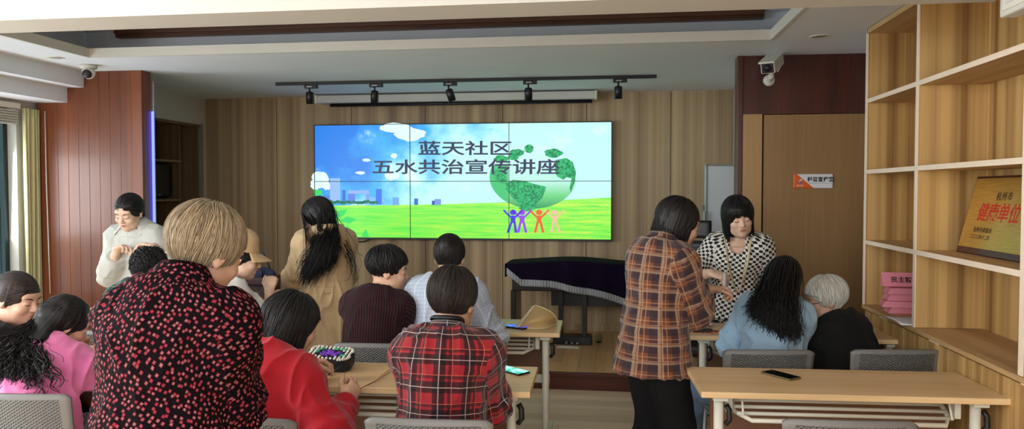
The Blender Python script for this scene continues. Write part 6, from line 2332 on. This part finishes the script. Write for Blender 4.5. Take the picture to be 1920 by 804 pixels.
# ---- 12 standing woman in the orange plaid jacket
M_oplaid = plaid('orange_plaid', (112, 66, 47), [(0, 0.078, 0.040, 0.0, (38, 32, 42), .70), (1, 0.078, 0.040, 0.0, (38, 32, 42), .70), (0, 0.078, 0.018, 0.62, (164, 136, 108), .6), (1, 0.078, 0.016, 0.62, (164, 136, 108), .5),
                                              (0, 0.078, 0.004, 0.50, (110, 34, 30), .7), (1, 0.078, 0.004, 0.50, (110, 34, 30), .7), (0, 0.078, 0.003, 0.23, (190, 140, 100), .5), (1, 0.078, 0.003, 0.23, (190, 140, 100), .5)])
P = Person('woman in orange and black plaid jacket and black trousers, standing in the aisle', W(1270, 420, 3.62), yaw=-54, pose='stand', h=1.54, girth=0.86, sh_w=0.9, lean=(0, 2, 8, 30), head_rot=(-14, 20, 0), skin=M_skin_old)
P.arm('r', W(1314, 550, 3.78), pole=(0.9, -0.8, -0.8), fdir=(-0.2, 0.95, -0.1), palm=(-0.6, 0, -1), curl=0.75, pinch=0.6)
P.arm('l', (-0.02, 0.36, 1.06), world=False, pole=(-0.9, -0.3, -0.8), fdir=(0.5, 0.9, 0), palm=(0.5, 0, -1), curl=0.7, pinch=0.5)
P.body(old=1)
P.face()
P.top('jacket', M_oplaid, off=0.020, sleeve=1.93, hem=0.115, flare=0.026, bust=0.8, fold=0.006, fat=1.2, neck_cut=0.004, seed=13)
P.collar(M_oplaid, h=0.05, fall=0.030, spread=0.012, gap=60)
P.trousers(M_dark_trousers, off=0.026, flare=0.034)
P.shoes()
P.hair(P.hair_shell(th=0.011, bob=(-0.055, 0.078, 0.080, -0.034), face=(0.064, 0.085, 0.09)), [P.locks(1400, width=0.0026, length=0.18, steps=12, th=0.011, whorl=(0, -0.01, 0.13), jit=0.13, lift=0.008, grav=0.2, zfree=0.0, zstop=-0.062, seed=15)], M_hair_black, 0.005, 0.004)

# ---- 13 standing woman in the checked top
P = Person('woman in black and white checked top with a black bob, standing behind the table', W(1384, 408, 4.82), yaw=172, pose='stand', h=1.58, girth=1.0, sh_w=0.94, lean=(2, 3, 8, 20), head_rot=(14, 14, 8), skin=M_skin_pale, vox=0.0045, hs=1.03)
P.arm('r', W(1334, 512, 4.62), pole=(1, -0.5, -0.7), fdir=(-0.9, 0.35, -0.15), palm=(-0.2, -0.4, -0.9), curl=0.7, pinch=0.4)
P.arm('l', W(1408, 572, 4.72), pole=(-1, -0.8, -0.2), fdir=(0.2, 0.6, -0.7), palm=(0.7, 0, -0.5), curl=0.5)
P.body()
P.face()
t = NT('checked_top_cloth')
uv = t.sep(uvw(t))
ck = t.math('MULTIPLY', t.math('SINE', t.math('MULTIPLY', t.math('ADD', uv[0], t.math('MULTIPLY', uv[1], 0.12)), 185.0)), t.math('SINE', t.math('MULTIPLY', t.math('SUBTRACT', uv[1], t.math('MULTIPLY', uv[0], 0.12)), 185.0)))
t.set(Base_Color=t.mix(t.math('GREATER_THAN', ck, 0.05), lin((230, 226, 218)), lin((22, 22, 26))), Roughness=0.8)
M_check = t.m
P.top('blouse', M_check, off=0.013, sleeve=0.70, hem=0.05, bust=1.0, fold=0.004, fat=1.1, front=True, neck_cut=-0.015, seed=14, vox=0.0055, extra=[ell(P.j['neck'] + P.fr['neck'] @ npv(0, 0.085, -0.02), npv(0.050, 0.075, 0.062), P.fr['neck'], 0.006, 's')])
M_skirt = fabric('black_skirt', (14, 14, 17), sheen=0.0)
P.trousers(M_skirt)
P.shoes()
zc_ = P.j['chest'][2]


def lan(sx):
    up = [Vector(P.j['neck'] + P.fr['neck'] @ npv(sx * 0.062, -0.03, 0.020)), Vector(P.j['neck'] + P.fr['neck'] @ npv(sx * 0.072, 0.03, 0.012))]
    return up + [Vector(P.on_top(sx * x_, zc_ + dz, 0.006)) for x_, dz in ((0.078, 0.16), (0.074, 0.13), (0.068, 0.10), (0.062, 0.05), (0.055, 0.0), (0.042, -0.06), (0.025, -0.12), (0.004, -0.18))]


M_lan = plain('cream_strap', (204, 186, 150), 0.8)
for sx in (-1, 1):
    MB().tube(lan(sx), 0.010, 8, flat=0.3, up=(0, 1, 0)).build('lanyard', M_lan, P.empty)
P.hair(P.hair_shell(th=0.018, bob=(-0.100, 0.092, 0.090, -0.022), face=(0.062, 0.10, 0.104), fz=-0.056, fy=0.122, extra=[ell(P.H(0, 0.046, 0.068), npv(0.066, 0.050, 0.034) * P.hs, P.fr['head'], 0.02)]),
       [P.locks(1300, width=0.0032, length=0.23, steps=14, th=0.018, whorl=(0, 0.0, 0.135), jit=0.08, lift=0.006, grav=0.2, zfree=0.0, zstop=-0.115, seed=16, fringe=0.05), P.locks(160, width=0.004, length=0.10, steps=8, th=0.020, whorl=(0, -0.02, 0.14), jit=0.1, zfree=0.075, zstop=0.048, drift=(0, 0.02, 0), seed=26, fringe=0.046, region=lambda p: (p[:, 1] > 0.01) & (p[:, 2] > 0.08))], M_hair_black, 0.005, 0.003)
hp_ = P.j['wri_r'] + P.hands['r'][0] * 0.085 + npv(0, 0.02, -0.03)
cu_ = MB().tube([Vector(hp_ + npv(0, 0.012, -0.05)), Vector(hp_ + npv(0, 0.012, 0.055))], 0.012, 12)
o_ = cu_.build('yarn_spool', plain('pale_spool', (200, 190, 186), 0.5))
o_.matrix_world = Matrix.Translation(P.empty.location) @ Matrix.Rotation(R(P.yaw), 4, 'Z')
tag(o_, 'slim pale spool held upright by the woman in the checked top', 'spool')

# ---- 14 woman in the pale denim shirt
P = Person('woman in pale denim shirt with long dark hair clipped half up', W(1468, 527, 4.10), yaw=-6, pose='sit', h=1.50, hs=1.0, pelvis_z=0.56, sh_w=0.86, girth=0.93, lean=(8, 18, 26, 22), side=10, head_rot=(-14, 34, 8), legs={'l': (-0.26, -0.06, 0)}, splay=(1.0, 0.1), skin=M_skin_pale)
P.arm('r', (0.12, 0.36, 0.86), world=False, pole=(0.15, -0.4, -1), fdir=(0.2, 0.9, 0), palm=(-0.3, 0, -1), curl=0.5, pinch=0.5)
P.arm('l', (-0.12, 0.40, 0.85), world=False, pole=(-0.4, -0.4, -1), fdir=(0.5, 0.8, 0), palm=(0.3, 0, -1), curl=0.5, pinch=0.5)
P.body()
P.face()
P.top('denim_shirt', fabric('pale_denim', (150, 178, 200), 0.85, var=0.08), off=0.020, sleeve=1.93, hem=0.14, fold=0.008, fat=1.15, neck_cut=0.0, seed=15)
P.collar(fabric('pale_denim_collar', (150, 178, 200), 0.85), h=0.036, fall=0.04, spread=0.03)
P.trousers(M_jeans)
P.shoes()
nk, Mn = P.j['neck'], P.fr['neck']
P.hair(P.hair_shell(th=0.012, bob=(-0.05, 0.085, 0.09, -0.03), extra=[ecap(P.H(0, -0.05, -0.01), NK0, 0.085, 0.06, 0.11, 0.035, P.fr['head'][:, 0], 0.04) for NK0 in [nk + Mn @ npv(-0.02, -0.115, -0.04)]] + [ecap(nk + Mn @ npv(-0.02, -0.115, -0.04), nk + Mn @ npv(0.0, -0.145, -0.12), 0.10, 0.036, 0.075, 0.024, Mn[:, 0], 0.04)]),
       [P.locks(600, width=0.003, length=0.15, steps=10, seed=17, **SLICK), P.locks(1700, width=0.0036, thick=0.2, length=0.10, steps=8, whorl=(0, 0.05, 0.12), th=0.013, grav=0.5, jit=0.1, region=lambda p: p[:, 1] < 0.03, seed=18, zfree=-0.02, ends=(nk + Mn @ npv(-0.13, -0.140, -0.11), nk + Mn @ npv(0.10, -0.165, -0.19), (0.018, 0.008, 0.03), 18, (0, -0.12, 0.2)), curl=0.002, curlf=20, wave=0.005, taper=0.35)], M_hair_black, 0.006, 0.005)
clp = P.H(0.0, -0.112, 0.055)
MB().tube([Vector(clp + P.fr['head'] @ npv(-0.022, 0, 0)), Vector(clp + P.fr['head'] @ npv(0, -0.008, 0.004)), Vector(clp + P.fr['head'] @ npv(0.022, 0, 0))], 0.005, 8).build('hair_clip', M_greymetal, P.empty)

# ---- 15 white-haired man in black
P = Person('white-haired elderly man with glasses, wearing a black jacket', W(1548, 563, 4.16), yaw=38, pose='sit', h=1.42, girth=1.12, hs=0.98, lean=(8, 14, 20, 16), pelvis_z=0.53, head_rot=(52, 12, 0), skin=M_skin_old)
P.arm('l', (-0.10, 0.40, 0.87), world=False, pole=(-0.4, -0.5, -1), fdir=(-0.2, 0.9, 0), palm=(0.3, 0, -1), curl=0.5, pinch=0.5)
P.arm('r', (0.14, 0.38, 0.85), world=False, pole=(0.4, -0.5, -1), fdir=(-0.5, 0.8, 0), palm=(-0.3, 0, -1), curl=0.5, pinch=0.5)
P.body(old=1, male=1)
P.face(M_brow_grey)
M_bj = fabric('black_jacket_cloth', (20, 20, 20), 0.9, sheen=0.03)
P.top('jacket', M_bj, off=0.020, sleeve=1.95, hem=0.15, fold=0.007, fat=1.15, neck_cut=0.0, seed=16)
P.collar(M_bj, h=0.042, fall=0.045, spread=0.03)
P.trousers(M_dark_trousers)
P.shoes()
P.hair(P.hair_shell(th=0.014, up=0.010, nape=-0.055, face=(0.072, 0.085, 0.09), slope=0.75), [P.locks(2200, hem=(-0.062, 0.75), up=0.010, width=0.0024, length=0.11, steps=12, th=0.014, whorl=(0, -0.02, 0.13), jit=0.2, lift=0.012, grav=0.15, seed=21)], M_hair_white, 0.005, 0.005)
gl_ = MB()
for sx in (-1, 1):
    gl_.tube([Vector(P.H(sx * 0.033 + 0.023 * math.cos(a), 0.112 - 0.004 * abs(math.cos(a)), 0.003 + 0.017 * math.sin(a))) for a in np.linspace(0, 2 * math.pi, 20, endpoint=False)], 0.0014, 6, closed=True)
    gl_.tube([Vector(P.H(sx * 0.056, 0.110, 0.006)), Vector(P.H(sx * 0.078, 0.05, 0.008)), Vector(P.H(sx * 0.080, -0.012, 0.006)), Vector(P.H(sx * 0.078, -0.03, -0.012))], 0.0014, 6)
gl_.tube([Vector(P.H(-0.011, 0.112, 0.006)), Vector(P.H(0, 0.115, 0.008)), Vector(P.H(0.011, 0.112, 0.006))], 0.0014, 6)
gl_.build('glasses', M_black, P.empty)

# threads stretched from the hand of the woman in red
tm = MB()
a_ = on_y(676, 728, 2.80)
for e in (on_z(742, 683, TZ + 0.004), on_z(746, 686, TZ + 0.004)):
    tm.tube([a_, a_ * 0.6 + e * 0.4 + Vector((0, 0, -0.01)), e], 0.0013, 5)
tag(tm.build('stretched_thread', plain('brown_thread', (120, 66, 40), 0.7)), 'thin brown threads drawn across the table from the red-sleeved hand', 'thread')
